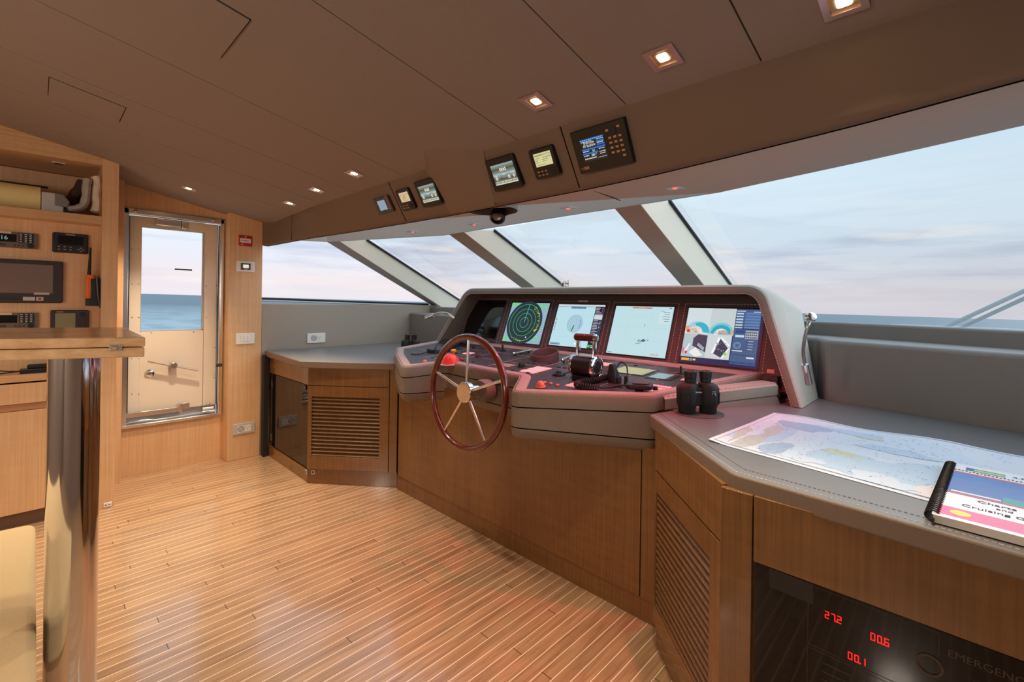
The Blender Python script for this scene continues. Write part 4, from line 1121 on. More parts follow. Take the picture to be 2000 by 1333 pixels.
# 5 camera page
t, r = monitor('monitor with four deck camera pictures and a blue menu column, nearest the red-lit end', [(1348.4, 601.2), (1493.6, 606), (1478, 722.4), (1325.6, 705.6)], 4)
I = MI(r); I.rect(0, 0, 1, 1, (40, 46, 84)); 
I.rect(0, .52, .335, 1, (206, 220, 224)); I.rect(.335, .52, .66, 1, (196, 206, 208)); I.rect(0, .1, .33, .52, (176, 196, 202)); I.rect(.33, .1, .65, .52, (202, 212, 214))
def fan(cx_, cy_, r_, a0_, a1_, c): I.poly([(cx_, cy_)] + [(cx_ + r_ * math.cos(math.radians(a0_ + (a1_ - a0_) * k / 16)), cy_ + r_ * I.asp() * math.sin(math.radians(a0_ + (a1_ - a0_) * k / 16))) for k in range(17)], c)
fan(.17, .55, .165, 10, 175, (150, 206, 218)); fan(.20, .56, .14, -5, 120, (52, 176, 196)); fan(.15, .54, .10, 0, 180, (226, 222, 220)); fan(.12, .53, .08, 0, 180, (214, 190, 170)); I.rect(.01, .56, .05, .66, (240, 150, 90)); I.rect(.03, .54, .07, .6, (214, 60, 50))
fan(.50, .54, .165, 0, 180, (120, 200, 214)); fan(.50, .53, .14, 5, 175, (40, 168, 188)); fan(.50, .52, .095, 0, 180, (228, 226, 224)); fan(.53, .525, .07, 0, 180, (176, 168, 168)); I.rect(.62, .53, .655, .62, (214, 170, 130))
I.poly([(.14, .3), (.33, .2), (.33, .5), (.2, .515), (.14, .44)], (54, 66, 84)); I.poly([(.1, .18), (.19, .28), (.3, .14), (.2, .11)], (232, 234, 230)); I.poly([(.2, .32), (.3, .22), (.31, .28), (.22, .36)], (150, 166, 176)); I.poly([(.04, .2), (.09, .34), (.11, .34), (.07, .2)], (236, 240, 240)); I.rect(.05, .15, .08, .2, (220, 60, 60)); I.rect(.01, .16, .03, .26, (200, 120, 150))
I.poly([(.43, .2), (.5, .47), (.62, .3), (.54, .13)], (64, 66, 86)); I.poly([(.41, .2), (.44, .2), (.51, .47), (.48, .48)], (244, 246, 246)); I.poly([(.51, .46), (.63, .33), (.645, .35), (.52, .49)], (240, 242, 242)); I.poly([(.54, .12), (.62, .3), (.64, .3), (.57, .12)], (236, 240, 240)); I.disc(.59, .2, .022, (130, 220, 60), 14)
for _ in range(40):
    x = .45 + rnd.random() * .13; y = .22 + rnd.random() * .16; I.rect(x, y, x + .012, y + .012, rnd.choice([(180, 182, 190), (40, 42, 60), (120, 124, 140)]))
for _ in range(24):
    x = .42 + rnd.random() * .14; y = .53 + rnd.random() * .07; I.rect(x, y, x + .010, y + .010, rnd.choice([(90, 84, 84), (200, 190, 186)]))
for _ in range(24):
    x = .09 + rnd.random() * .12; y = .54 + rnd.random() * .10; I.rect(x, y, x + .010, y + .010, rnd.choice([(120, 110, 110), (236, 230, 226)]))
I.rect(.02, .03, .13, .075, (240, 172, 50)); I.rect(.14, .03, .17, .075, (130, 150, 180)); I.rect(.18, .04, .22, .07, (220, 200, 90))
I.rect(.665, .04, .975, .985, (66, 96, 134))
for k in range(6): I.rect(.672, .90 - .05 * k, .76, .925 - .05 * k, (190, 206, 224)); I.rect(.785, .90 - .05 * k, .965, .935 - .05 * k, (96, 128, 176))
I.rect(.672, .95, .78, .965, (210, 220, 232)); I.rect(.88, .94, .96, .95, (210, 220, 232)); I.rect(.79, .83, .83, .86, (90, 90, 220))
I.rect(.672, .64, .968, .655, (30, 40, 66)); I.rect(.69, .57, .80, .62, (36, 74, 140)); I.rect(.69, .50, .80, .54, (200, 214, 228)); I.rect(.815, .48, .965, .62, (170, 180, 190))
for k in range(6):
    for j in range(3): I.rect(.822 + k * .023, .49 + j * .042, .838 + k * .023, .515 + j * .042, (60, 70, 90))
I.ring(.73, .36, .045, .006, (150, 176, 206)); I.ring(.73, .36, .03, .006, (120, 150, 190))
for k in range(4): I.rect(.80, .29 + .045 * k, .95, .294 + .045 * k, (40, 60, 96)); I.rect(.86, .30 + .045 * k, .92, .306 + .045 * k, (220, 228, 236))
I.rect(.672, .26, .80, .275, (220, 228, 236)); I.rect(.672, .20, .965, .206, (30, 46, 76)); I.rect(.86, .15, .95, .175, (220, 228, 236))
for k in range(3): I.rect(.675 + .1 * k, .055, .765 + .1 * k, .085, (40, 76, 130))
I.build('screen', t)
pl_ = MB(); p = F_c(MF, onP((1139, 589))); pl_.box(MF, p[0] - .04, p[0] + .04, p[1] - .006, p[1] + .006, 0, .0016); pl_.build('name_plate', mat('pale_name_plate', rgb(196, 176, 156), .5), hc)

# ------------------------------------------------------------------ displays in the overhead console
EN = V((.2, 0, .11)); EP = V((1.345, 0, 2.0))
def onE(px): return hit(*px, EN, EP)
EF = Fr((1.40, S, 1.9), (0, -1, 0), V((-.11, 0, .2))); EF.w = V((-.2, 0, -.11)).normalized()
def display(name, label, cat, px, spx, cr=.010, th=.012, body=BLACK, group='displays in the overhead console'):
    a0, a1, b0, b1 = rect_on(px, onE, EF)
    t = thing(name, label, cat, EF.p((a0 + a1) / 2, b0, 0), group)
    m = MB(); m.prism(EF, rrect(a0, b0, a1, b1, cr), -.03, th); m.build('housing', body, t, bevel=.003)
    # screen rectangle read on the housing's face
    Q = rect_on(spx, lambda p: hit(*p, EN, EP + EF.w * th), EF)
    fr = EF.at(0, 0, th)
    return t, (a0, a1, b0, b1), Q, fr
def keys(fr, pts, w_, h_, col, parent, name='key'):
    q = MB()
    for x, y in pts: q.box(fr, x - w_ / 2, x + w_ / 2, y - h_ / 2, y + h_ / 2, 0, .0012)
    return q.build(name, col, parent)
AMB = mat('amber_key_print', rgb(196, 140, 96), .5)
t, R_, Q, fr = display('overhead_display', 'small grey overhead display with a blank pale screen, nearest the port window', 'display', [(729.6, 389.2), (758.4, 380.4), (773.6, 410), (745.6, 418)], [(735.2, 394), (749.2, 390.4), (758.8, 408), (744.8, 412.4)], .006, .014, DKGREY)
I = Img(fr, *Q, .0008); I.rect(0, 0, 1, 1, (156, 178, 196), .75); I.build('screen', t)
for dx_ in (.014, .026): keys(fr, [(R_[1] - dx_, R_[2] + .02 + .012 * k) for k in range(7)], .006, .006, AMB, t)
def lcdtext(I, rows, col):
    for (x0, x1, y, h, d) in rows:
        x = x0
        while x < x1:
            w_ = rnd.uniform(.02, .06) * d; I.rect(x, y, min(x1, x + w_), y + h, col); x += w_ + .018
def keypad_block(t, fr, R_, col=AMB):
    w_ = R_[1] - R_[0]; x = R_[0]; y = R_[2]; h = R_[3] - R_[2]
    keys(fr, [(x + w_ * (.2 + .16 * i), y + h * (.12 + .12 * j)) for i in range(3) for j in range(2)], w_ * .08, h * .04, col, t)
    m = MB(); m.lathe(fr.at(x + w_ * .77, y + h * .18), [(w_ * .13, 0), (w_ * .13, .0015), (w_ * .10, .002), (0, .002)], 20); m.build('cursor_pad', BLACKM, t)
t, R_, Q, fr = display('overhead_display', 'narrow black overhead display with a cream page, beside a panel joint', 'display', [(771.6, 373.2), (796.8, 366.4), (816.4, 405.6), (792, 411.6)], [(777.6, 378.4), (794.4, 374), (802.8, 391.6), (786, 396.4)])
I = Img(fr, *Q, .0008); I.rect(0, 0, 1, 1, (222, 196, 146), .9); lcdtext(I, [(.08, .55, .78, .05, 1), (.08, .6, .62, .04, 1), (.3, .7, .44, .06, 1), (.1, .5, .28, .04, 1), (.3, .8, .12, .05, 1), (.75, .85, .7, .14, 1)], (120, 104, 76)); I.ring(.5, .5, .13, .02, (120, 104, 76)); I.build('screen', t); keypad_block(t, fr, R_)
def course(label, px, spx):
    t, R_, Q, fr = display('overhead_display', label, 'display', px, spx)
    I = Img(fr, *Q, .0008)
    n = 26
    for k in range(n):      # brushed banner gradients drawn on the screen page
        y0 = k / n; g = abs(((y0 * 2.05) % 1) - .5) * 2
        c = tuple(int(a + (b_ - a) * g ** .8) for a, b_ in zip((78, 72, 62), (150, 172, 172))); c = tuple(20 * round(x / 20) for x in c)
        I.rect(0, y0, 1, y0 + 1 / n + .001, c)
    I.rect(0, .04, 1, .16, (196, 200, 170)); I.rect(0, 0, 1, .04, (214, 214, 196))
    for k in range(16): I.rect(.03 + k * .06, .06, .06 + k * .06, .09 + rnd.random() * .05, (50, 48, 36))
    for x in (.40, .5, .60): I.ring(x, .72, .048, .022, (255, 244, 216), 18)
    for x, y in ((.38, .80), (.49, .83), (.61, .82)): I.rect(x, y, x + .04, y + .016, (250, 240, 214))
    I.rect(0, .50, 1, .53, (176, 196, 200)); I.rect(.02, .44, .18, .46, (250, 240, 214)); I.rect(.42, .47, .56, .49, (250, 240, 214)); I.rect(.80, .47, .96, .49, (250, 240, 214))
    for x in (.13, .68, .90): I.ring(x, .32, .052, .026, (255, 244, 216), 18)
    for k in range(5): I.rect(.25, .22 + .05 * k, .258, .25 + .05 * k, (220, 214, 190)); I.rect(.77, .22 + .05 * k, .778, .25 + .05 * k, (220, 214, 190))
    for k in range(2): I.rect(.4, .3 + .05 * k, .58, .307 + .05 * k, (200, 196, 170))
    I.build('screen', t)
course('black overhead course display with grey zero readouts, just left of the fairing', [(807.6, 355.6), (844.8, 346.4), (868.8, 396.4), (831.2, 404.4)], [(814.4, 366), (844.4, 358.4), (859.6, 389.2), (829.6, 396.8)])
course('black overhead course display with grey zero readouts, just right of the fairing', [(946.7, 315.1), (1001.1, 298.5), (1025.4, 361), (972.3, 374.5)], [(956.1, 326.4), (998.4, 313.3), (1014.6, 352), (971.9, 363.3)])
t, R_, Q, fr = display('overhead_display', 'black overhead display with pale yellow text page, left of the large receiver', 'display', [(1031.3, 295.3), (1077.6, 281.4), (1099.2, 338.5), (1053.3, 350.7)], [(1040.3, 303), (1072.7, 293), (1081.7, 318.7), (1049.3, 327.7)])
I = Img(fr, *Q, .0008); I.rect(0, 0, 1, 1, (220, 216, 160), .9); I.rect(.03, .78, .97, .9, (180, 178, 130)); lcdtext(I, [(.05, .5, .8, .06, 1), (.06, .3, .6, .05, 1), (.06, .2, .44, .05, 1), (.5, .95, .6, .06, 1), (.45, .8, .45, .06, 1), (.45, .7, .32, .05, 1), (.06, .25, .28, .05, 1), (.06, .6, .1, .04, 1)], (110, 108, 76)); I.build('screen', t); keypad_block(t, fr, R_)
t, R_, Q, fr = display('position_receiver', 'large black satellite position receiver with blue-banded screen and keypad in the brown overhead', 'receiver', [(1114, 261.6), (1218, 225.6), (1245.3, 314.2), (1141.5, 339)], [(1129.9, 274.7), (1174.9, 261), (1189.6, 305.1), (1145.1, 318.3)], .004, .016, BLACK, None)
I = Img(fr, *Q, .0008); I.rect(0, 0, 1, 1, (44, 38, 32)); I.rect(0, .89, 1, .96, (40, 110, 205)); I.rect(.0, .49, 1, .555, (40, 110, 205)); I.rect(0, .31, .66, .375, (40, 110, 205)); I.rect(.68, .74, 1, .80, (50, 110, 190)); I.rect(.68, .60, 1, .66, (50, 110, 190))
for k in range(11): I.rect(.03 + k * .085, .905, .075 + k * .085, .945, (120, 180, 240))
lcdtext(I, [(.04, .5, .84, .03, 1), (.7, .98, .84, .03, 1), (.7, .95, .69, .04, .8), (.72, .96, .53 - .1, .03, 1), (.04, .3, .43, .035, 1), (.04, .25, .24, .035, 1), (.72, .98, .3, .03, 1), (.72, .95, .22, .03, 1), (.05, .55, .10, .05, .6), (.62, .98, .08, .02, .6)], (235, 238, 235)); I.build('screen', t)
sw_, sh_ = Q[1] - Q[0], Q[3] - Q[2]; WT = G((245, 248, 245))
for s_, x, y, z_ in (("23°03.7135'N", .36, .775, .125), ("077°30.3910'W", .36, .655, .125), ('0.1', .5, .42, .14), ('200.1°', .48, .24, .14)):
    text(fr.at(Q[0] + sw_ * x, Q[2] + sh_ * y, .0016), s_, sh_ * z_, WT, t, ext=.0001, squash=.8)
w_, h_ = R_[1] - R_[0], R_[3] - R_[2]
keys(fr, [(R_[0] + w_ * (.70 + .09 * i), R_[2] + h_ * (.33 + .11 * j)) for i in range(3) for j in range(4)] + [(R_[0] + w_ * .68, R_[2] + h_ * .83), (R_[0] + w_ * .88, R_[2] + h_ * .86), (R_[0] + w_ * .88, R_[2] + h_ * .22)], w_ * .05, h_ * .045, AMB, t)
MB().lathe(fr.at(R_[0] + w_ * .775, R_[2] + h_ * .79), [(.013, 0), (.013, .002), (.010, .003), (0, .003)], 20).build('cursor_pad', BLACKM, t)
m = MB(); m.box(fr, R_[0] + w_ * .11, R_[0] + w_ * .20, R_[2] + h_ * .09, R_[2] + h_ * .155, 0, .0006); m.build('maker_plate', AMB, t)
text(fr.at(R_[0] + w_ * .075, R_[2] + h_ * .12, .0004), 'G7', .010, AMB, t); text(fr.at(R_[0] + w_ * .155, R_[2] + h_ * .122, .0008), 'GPS', .008, BLACK, t)
text(fr.at(R_[0] + w_ * .42, R_[2] + h_ * .12, .0004), 'NAVNET', .012, AMB, t) if False else None

# ------------------------------------------------------------------ lights
def spot(loc, direction, power, col, size, blend, rad, parent=None, name='lamp_light'):
    d = bpy.data.lights.new(name, 'SPOT'); d.energy = power; d.color = col; d.spot_size = math.radians(size); d.spot_blend = blend; d.shadow_soft_size = rad
    o = bpy.data.objects.new(name, d); COL.objects.link(o); o.rotation_euler = V(direction).to_track_quat('-Z', 'Y').to_euler()
    o.location = V(loc) - (parent.location if parent else V((0, 0, 0))); o.parent = parent
    return o
BULB = glow('warm_bulb', rgb(255, 226, 170), 14)
REFL = mat('warm_reflector', rgb(236, 190, 130), .25, metal=.8)
TRIM = mat('pinkish_steel_trim', rgb(206, 186, 182), .3, metal=.7)
def ceiling_light(loc, label, s=.043, dim=1.0):
    f0 = Fr(loc, (1, 0, CS), (0, 1, 0)); f0.w = -CN
    t = thing('ceiling_light', label, 'ceiling light', loc, 'square recessed ceiling lights')
    m = MB(); q = s * .66
    for a0, a1, b0, b1 in ((-s, s, q, s), (-s, s, -s, -q), (-s, -q, -q, q), (q, s, -q, q)): m.box(f0, a0, a1, b0, b1, 0, .005)
    m.build('trim_frame', TRIM, t, bevel=.001)
    m = MB(); m.loft([[f0.p(x, y, .001) for x, y in ((-q, -q), (q, -q), (q, q), (-q, q))], [f0.p(x * .72, y * .72, -.018 + .0185) for x, y in ((-q, -q), (q, -q), (q, q), (-q, q))]], 0, sm=False)
    m.build('reflector', REFL, t)
    m = MB(); m.prism(f0, rrect(-q * .55, -q * .5, q * .55, q * .5, .006), .0004, .0022); m.build('bulb', BULB, t)
    spot(f0.p(0, 0, .02), -CN, LAMP_W * dim, (1.0, .80, .58), 92, 1.0, .03, t)
    return t
lp = [((369, 368), 'ceiling light nearest the port door, over the oak return'), ((567, 397), 'ceiling light nearest the port window corner, small and low in the picture'), ((619, 371), 'small ceiling light between the two others left of the brown overhead'),
      ((692, 339), 'ceiling light just above the port part of the brown overhead'), ((1047, 198), 'ceiling light above the overhead course displays right of the fairing'), ((1295, 112), 'bright large looking ceiling light above the satellite position receiver'), ((1648, 2), 'ceiling light cut by the top edge of the picture')]
for (px, lab), dim in zip(lp, (1.8, 1.5, 1.1, 1.0, .9, .8, .7)): ceiling_light(atC(*px), lab, dim=dim)
# the rest of the ceiling's lamps stand behind the camera
for x, y in ((-.55, .45), (-.55, 1.35), (-.55, 2.35), (-.30, 3.30), (-1.55, .6), (-1.55, 1.8), (-1.55, 3.0), (.32, 3.2)):
    if x > 0: continue
    spot(V((x, y, cz(x) - .03)), -CN, LAMP_W * (1.0 if y > 2 else .22), (1.0, .80, .58), 92, 1.0, .03, None, 'aft_lamp')
for y in (.3, 1.7):        # two unseen fill lights, added to brighten ceiling and overhead console
    d = bpy.data.lights.new('aft_fill_light', 'POINT'); d.energy = FILL_W; d.color = (1.0, .86, .72); d.shadow_soft_size = .12
    o = bpy.data.objects.new('aft_fill_light', d); COL.objects.link(o); o.location = (XA + .2, y, 1.6)
RL = glow('red_led', rgb(255, 60, 50), 5)
for px, lab in (((806, 452), 'red night light left of the port mullion head'), ((926, 440), 'red night light between port mullion and round scope recess'), ((1110, 408), 'red night light right of the round scope recess'), ((1318, 366), 'red night light above the right mullion')):
    p = atZ(*px, 1.829); p.z = uz(p.x, p.y)
    t = thing('night_light', lab, 'night light', p, 'red night lights under the overhead')
    f0 = Fr(p, (1, 0, .05), (0, 1, 0)); f0.w = V((.05, 0, -1)).normalized()
    m = MB(); m.prism(f0, rrect(-.033, -.033, .033, .033, .003), -.002, .003); m.build('trim_plate', LTGREY, t)
    m = MB(); m.lathe(f0, [(.010, .003), (.009, .0045), (.006, .006), (0, .0065)], 14); m.build('led_lens', RL, t)
    spot(p - V((0, 0, .02)), {440: (.12, 0, -1), 408: (.12, 0, -1), 366: (.30, .30, -1)}.get(px[1], (.2, .0, -1)), RED_W * {452: .3, 440: .5, 408: .85, 366: 1.15}[px[1]], (1, .05, .06), 106, .8, .012, t)
# ------------------------------------------------------------------ things on the dash
DN = V((-.075, 0, 1)).normalized(); D0 = V((1.8, 0, .95))
def onD(px): return hit(*px, DN, D0)
DF_ = Fr(D0 + V((0, S, 0)), (0, -1, 0), (1, 0, .075)); DF_.w = DN
def dfr(px, lift=0.0):
    p = onD(px) + DN * lift; return Fr(p, DF_.u, DF_.v, DF_.w)
# throttle: drum on a foot, two arms, a split grip
f0 = dfr((1146, 742)); tb = f0.o
th = thing('throttle_lever', 'black and chrome engine throttle with twin-arm grip on the dash', 'throttle', tb)
ang = .0
m = MB(); m.prism(f0, rrect(-.066, -.045, .066, .045, .012), 0, .026); m.build('foot', BLACK, th, bevel=.004)
cy = Fr(f0.p(0, 0, .068), f0.v, f0.w, f0.u)
m = MB(); m.lathe(cy, [(.046, -.072), (.052, -.066), (.052, .052), (.048, .056)], 32); m.build('drum', BLACK, th)
m = MB(); m.lathe(cy, [(.052, .050), (.0555, .054), (.0555, .066), (.048, .070), (.047, .066), (.038, .066), (.037, .069), (.030, .069), (.028, .064), (0, .064)], 36, 0); m.build('end_ring', CHROME, th)
m = MB(); m.lathe(cy, [(.0285, .0645), (.0285, .068), (0, .068)], 28); m.build('end_cap', BLACK, th)
m = MB(); m.lathe(cy, [(.047, -.082), (.054, -.076), (.054, -.064), (.052, -.062)], 32); m.build('far_ring', CHROME, th)
m = MB(); m.loft([[f0.p(x, y, .118 - .0) for x, y in rrect(-.058, -.022, .052, .028, .006)], [f0.p(x, y, .124) for x, y in rrect(-.054, -.018, .048, .024, .006)]], 0, caps=True); m.build('top_plate', STEEL, th)
for sx in (-.052, .046):
    m = MB(); A = [f0.p(sx, -.002, .112), f0.p(sx, .006, .15), f0.p(sx, .012, .19), f0.p(sx, .008, .212)]
    for p, q in zip(A[:-1], A[1:]): pass
    m.loft([[p + f0.u * x + f0.v * y for x, y in rrect(-.006, -.014, .006, .014, .004)] for p in A], 0, caps=True)
    m.build('arm', CHROME, th)
m = MB(); gx = Fr(f0.p(0, .006, .214), f0.v, f0.w, f0.u)
m.lathe(gx, [(.013, -.066), (.019, -.062), (.019, -.004), (.017, -.002), (.017, .002), (.019, .004), (.019, .056), (.013, .060)], 24); m.build('grip', mat('red_black_grip', rgb(74, 18, 20), .28), th)
m = MB(); m.lathe(gx, [(.0, -.0685), (.016, -.0675), (.018, -.062), (.018, -.058)], 20); m.lathe(gx, [(.020, .050), (.020, .060), (.014, .066), (0, .067)], 20); m.build('grip_end', CHROME, th)
# black cowl with slanting open mouth
f0 = dfr((1064, 702))
t = thing('compass_cowl', 'round black open cowl on the dash in front of the conning monitor', 'cowl', f0.o)
m = MB(); n = 40
def cring(r, h0, h1): return [f0.p(r * math.cos(a), r * math.sin(a), h0 + (h1 - h0) * (.5 + .5 * math.sin(a))) for a in [2 * math.pi * i / n for i in range(n)]]
m.loft([cring(.092, 0, 0), cring(.090, .03, .062), cring(.086, .032, .064), cring(.082, .03, .06), cring(.076, .003, .003)], 0); m.poly(cring(.076, .003, .003), 0)
m.build('cowl', mat('dark_taupe_cowl', rgb(78, 70, 68), .6), t)
m = MB(); m.lathe(f0, [(.06, .003), (.058, .010), (.0, .012)], 28); m.build('dial', SCREENOFF, t)
# lit red dome and small knobs
def knob(label, px, r, h, m_, shape='dome', group='knobs and buttons on the dash', name='control_knob', cat='knob'):
    f = dfr(px); t = thing(name, label, cat, f.o, group); b = MB()
    if shape == 'dome': b.lathe(f, [(r * 1.25, 0), (r * 1.25, h * .14), (r, h * .16), (r * .98, h * .35), (r * .85, h * .65), (r * .55, h * .9), (r * .2, h * .99), (0, h)], 20)
    elif shape == 'cyl': b.lathe(f, [(r, 0), (r, h * .85), (r * .9, h), (0, h)], 20)
    elif shape == 'mush': b.lathe(f, [(r * .5, 0), (r * .5, h * .5), (r, h * .55), (r, h * .85), (r * .7, h), (0, h)], 20)
    elif shape == 'stick':
        b.lathe(f, [(r, 0), (r, h * .12), (r * .35, h * .18), (r * .25, h * .7), (r * .4, h * .8), (r * .35, h), (0, h)], 16)
    b.build('knob_body', m_, t); b2 = MB(); b2.lathe(f, [(r * 1.5, 0), (r * 1.5, .0015), (r * 1.2, .002)], 20, cap=False); b2.build('collar', BLACKM, t)
    return t
REDDOME = mat('translucent_red_dome', rgb(214, 56, 48), .22, emit=.25)
f = dfr((880, 711)); t = thing('compass_dome', 'translucent red dome on the dash behind the wheel rim', 'compass dome', f.o)
m = MB(); m.lathe(f, [(.062, 0), (.058, .006), (.050, .030), (.038, .050), (.02, .062), (0, .065)], 32); m.build('dome', REDDOME, t)
m = MB(); m.lathe(f, [(.072, 0), (.072, .004), (.062, .006)], 32, cap=False); m.build('flange', LTGREY, t)
SALMON = mat('salmon_knob', rgb(226, 120, 96), .3)
knob('yellow mushroom button on the dash behind the red dome', (886, 691), .021, .03, YELLOW, 'mush', name='stop_button', cat='button')
knob('pale salmon ball knob at the dash corner left of the wheel', (830, 711), .016, .026, SALMON, 'dome')
knob('red button close to the wheel top spoke', (901, 703), .012, .014, REDP, 'dome')
knob('largest salmon ball knob, on the dash corner right of the wheel', (1056, 757), .021, .032, SALMON, 'dome')
knob('little salmon button behind the ball knob right of the wheel', (1064, 749), .010, .010, SALMON, 'dome')
knob('little salmon button, middle of the row right of the wheel', (1076, 751), .009, .010, SALMON, 'dome')
knob('little salmon button, end of the row right of the wheel towards the cord', (1089, 754), .009, .010, SALMON, 'dome')
knob('dark red knob standing alone behind the wheel, past the top spoke', (934, 698), .017, .020, mat('dark_red_knob', rgb(96, 30, 32), .35), 'cyl')
knob('black knob beside the wheel rim in front of the pale label', (1019, 717), .020, .024, BLACK, 'cyl')
knob('small black joystick below the radar monitor', (982, 686), .020, .045, BLACKM, 'stick', name='joystick', cat='joystick')
knob('thin black toggle at the dash edge below the camera monitor', (1330, 731), .014, .040, BLACKM, 'stick', name='joystick', cat='joystick')
knob('small black square-topped button at the right front corner of the dash', (1280, 764), .011, .020, BLACK, 'cyl')
knob('black toggle at the left back of the dash beside the dark monitor', (912, 680), .014, .06, BLACKM, 'stick', name='joystick', cat='joystick')
knob('black knob below the dark monitor at the back of the dash', (925, 681), .012, .018, BLACK, 'cyl')
# black trackball puck with its cable
f = dfr((1091, 733)); t = thing('trackball_puck', 'small black round puck with a cable on the dash in front of the throttle', 'trackball', f.o)
m = MB(); m.lathe(f, [(.034, 0), (.036, .004), (.030, .012), (.018, .014), (.015, .022), (0, .027)], 28); m.build('puck', BLACK, t)
m = MB(); m.tube([f.p(.03, .01, .008), f.p(.06, .03, .02), f.p(.10, .03, .016), f.p(.115, .03, .012)], .003, 8); m.build('cable', BLACKM, t)
# flat key panels, labels and inset screens on the dash
def pad(name, label, cat, px, mat_, keysn=None, lift=.0022, key_mat=None, group='panels set flush in the dash', frame=None):
    """px: four corners read off the dash plane"""
    Q = [F_c(DF_, onD(p)) for p in px]
    t = thing(name, label, cat, DF_.p(sum(q[0] for q in Q) / 4, sum(q[1] for q in Q) / 4, 0), group)
    a0, a1 = (Q[0][0] + Q[3][0]) / 2, (Q[1][0] + Q[2][0]) / 2; b1, b0 = (Q[0][1] + Q[1][1]) / 2, (Q[2][1] + Q[3][1]) / 2
    if frame: 
        m = MB(); m.box(DF_, a0 - frame, a1 + frame, b0 - frame, b1 + frame, 0, lift); m.build('surround', BLACK, t, bevel=.001); 
    m = MB(); m.box(DF_, a0, a1, b0, b1, 0 if not frame else lift - .001, lift + (.0008 if frame else 0)); m.build('face', mat_, t)
    if keysn:
        q = MB(); nx, ny = keysn; w_, h_ = (a1 - a0) / nx, (b1 - b0) / ny; z = lift + (.0008 if frame else 0)
        for i in range(nx):
            for j in range(ny): q.box(DF_, a0 + w_ * (i + .14), a0 + w_ * (i + .86), b0 + h_ * (j + .16), b0 + h_ * (j + .84), z, z + .0025)
        q.build('key', key_mat or mat_, t)
    return t, (a0, a1, b0, b1), lift + (.0008 if frame else 0)
PINKM = mat('pink_lit_keys', rgb(238, 176, 176), .45, emit=.25)
PINKK = mat('pink_key_caps', rgb(246, 196, 192), .4, emit=.3)
pad('keypad', 'pink backlit keypad on the dash just right of the wheel', 'keypad', [(1045, 717), (1079, 719.5), (1043, 731), (1017, 727)], PINKM, (8, 3), key_mat=PINKK)
pad('keypad', 'pink backlit keypad in front of the throttle foot', 'keypad', [(1119, 748), (1143, 748), (1127, 758), (1105, 755)], PINKM, (5, 3), key_mat=PINKK)
pad('keypad', 'pink keypad at the right front of the dash beside the fist microphone', 'keypad', [(1268, 752), (1318, 757), (1290, 768), (1240, 764)], mat('dim_pink_keys', rgb(150, 84, 86), .45), (6, 3), key_mat=PINKM)
pad('keypad', 'small pale pink keypad on the dash behind the red dome', 'keypad', [(908, 689), (928, 689), (921, 693), (903, 693)], PINKM, (4, 2), key_mat=PINKK)
pad('keypad', 'small pink keypad behind the throttle, under the chart monitor', 'keypad', [(1168, 708), (1196, 711), (1186, 716), (1160, 713)], PINKM, (5, 2), key_mat=PINKK)
pad('label_plate', 'plain beige label plate on the dash between wheel and black knob', 'label', [(976, 709), (1006, 713), (996, 718), (968, 714)], mat('beige_plate', rgb(150, 138, 118), .5), lift=.0015)
t, r, z = pad('alarm_display', 'flush dash display with yellow lines, right of the throttle', 'display', [(1214, 716), (1279, 724), (1258, 735), (1195, 727)], mat('display_surround_black', rgb(18, 18, 18), .4), frame=.010)
I = Img(DF_, *r, z + .0004); I.rect(0, 0, 1, 1, (158, 162, 132), .8)
for k in range(7): I.rect(.06, .1 + .125 * k, .94, .15 + .125 * k, (226, 206, 110), .9)
I.rect(.3, .02, .7, .06, (220, 220, 210)); I.build('screen', t)
t, r, z = pad('pilot_display', 'small flush dash display with pale blue screen in front of the camera monitor', 'display', [(1286, 730), (1326, 735), (1308, 744), (1266, 738)], BLACK, frame=.012)
I = Img(DF_, *r, z + .0004); I.rect(0, 0, .78, 1, (150, 178, 182), .8); I.rect(.78, 0, 1, 1, (70, 56, 64), .5); I.build('screen', t)
pad('keypad', 'narrow keypad strip right of the small blue dash display', 'keypad', [(1346, 737), (1358, 738.5), (1338, 746), (1326, 744)], BLACKM, (2, 5), key_mat=PINKM)
for k, (px, lab) in enumerate(([[(1031, 690), (1040, 688), (1009, 697), (997, 695)], 'long silver bar handle of the slim control left of the black cowl'], [[(1122, 698), (1132, 698), (1104, 710), (1092, 709)], 'long silver bar of the slim control between cowl and throttle'])):
    Q = [onD(p) for p in px]; t = thing('bow_thruster_lever', lab, 'lever', (Q[0] + Q[2]) / 2, 'slim silver levers on the dash')
    a = (Q[2] + Q[3]) / 2 + DN * .018; b_ = (Q[0] + Q[1]) / 2 + DN * .018
    m = MB(); m.tube([a, b_], .009, 12); m.build('bar', STEEL, t)
    m = MB(); m.tube([a + (b_ - a) * .1 - DN * .018, a + (b_ - a) * .1], .006, 8); m.tube([a + (b_ - a) * .9 - DN * .018, a + (b_ - a) * .9], .006, 8); m.build('post', BLACK, t)
    m = MB(); m.lathe(Fr(a, DF_.u, DN, (a - b_).normalized()), [(.0095, -.012), (.0105, 0), (.007, .006), (0, .006)], 12); m.build('end_cap', CHROME, t)
MK = mat('pale_dash_print', rgb(190, 170, 172), .6)
mk = MB(); rnd = random.Random(11)
for _ in range(150):
    x = rnd.uniform(1.86, 2.48); y = rnd.uniform(1.02, 2.95)
    p = V((x, y, dz(x) + .0006)); w_ = rnd.uniform(.006, .018); f_ = Fr(p, DF_.u, DF_.v, DF_.w)
    mk.box(f_, 0, w_, 0, .0035, 0, .0004, 0)
for y in (1.22, 1.48, 1.74, 2.05, 2.36, 2.66):
    mk.dashes([V((1.88, y, dz(1.88) + .0006)), V((2.47, y, dz(2.47) + .0006))], .008, .006, .0008, 1)
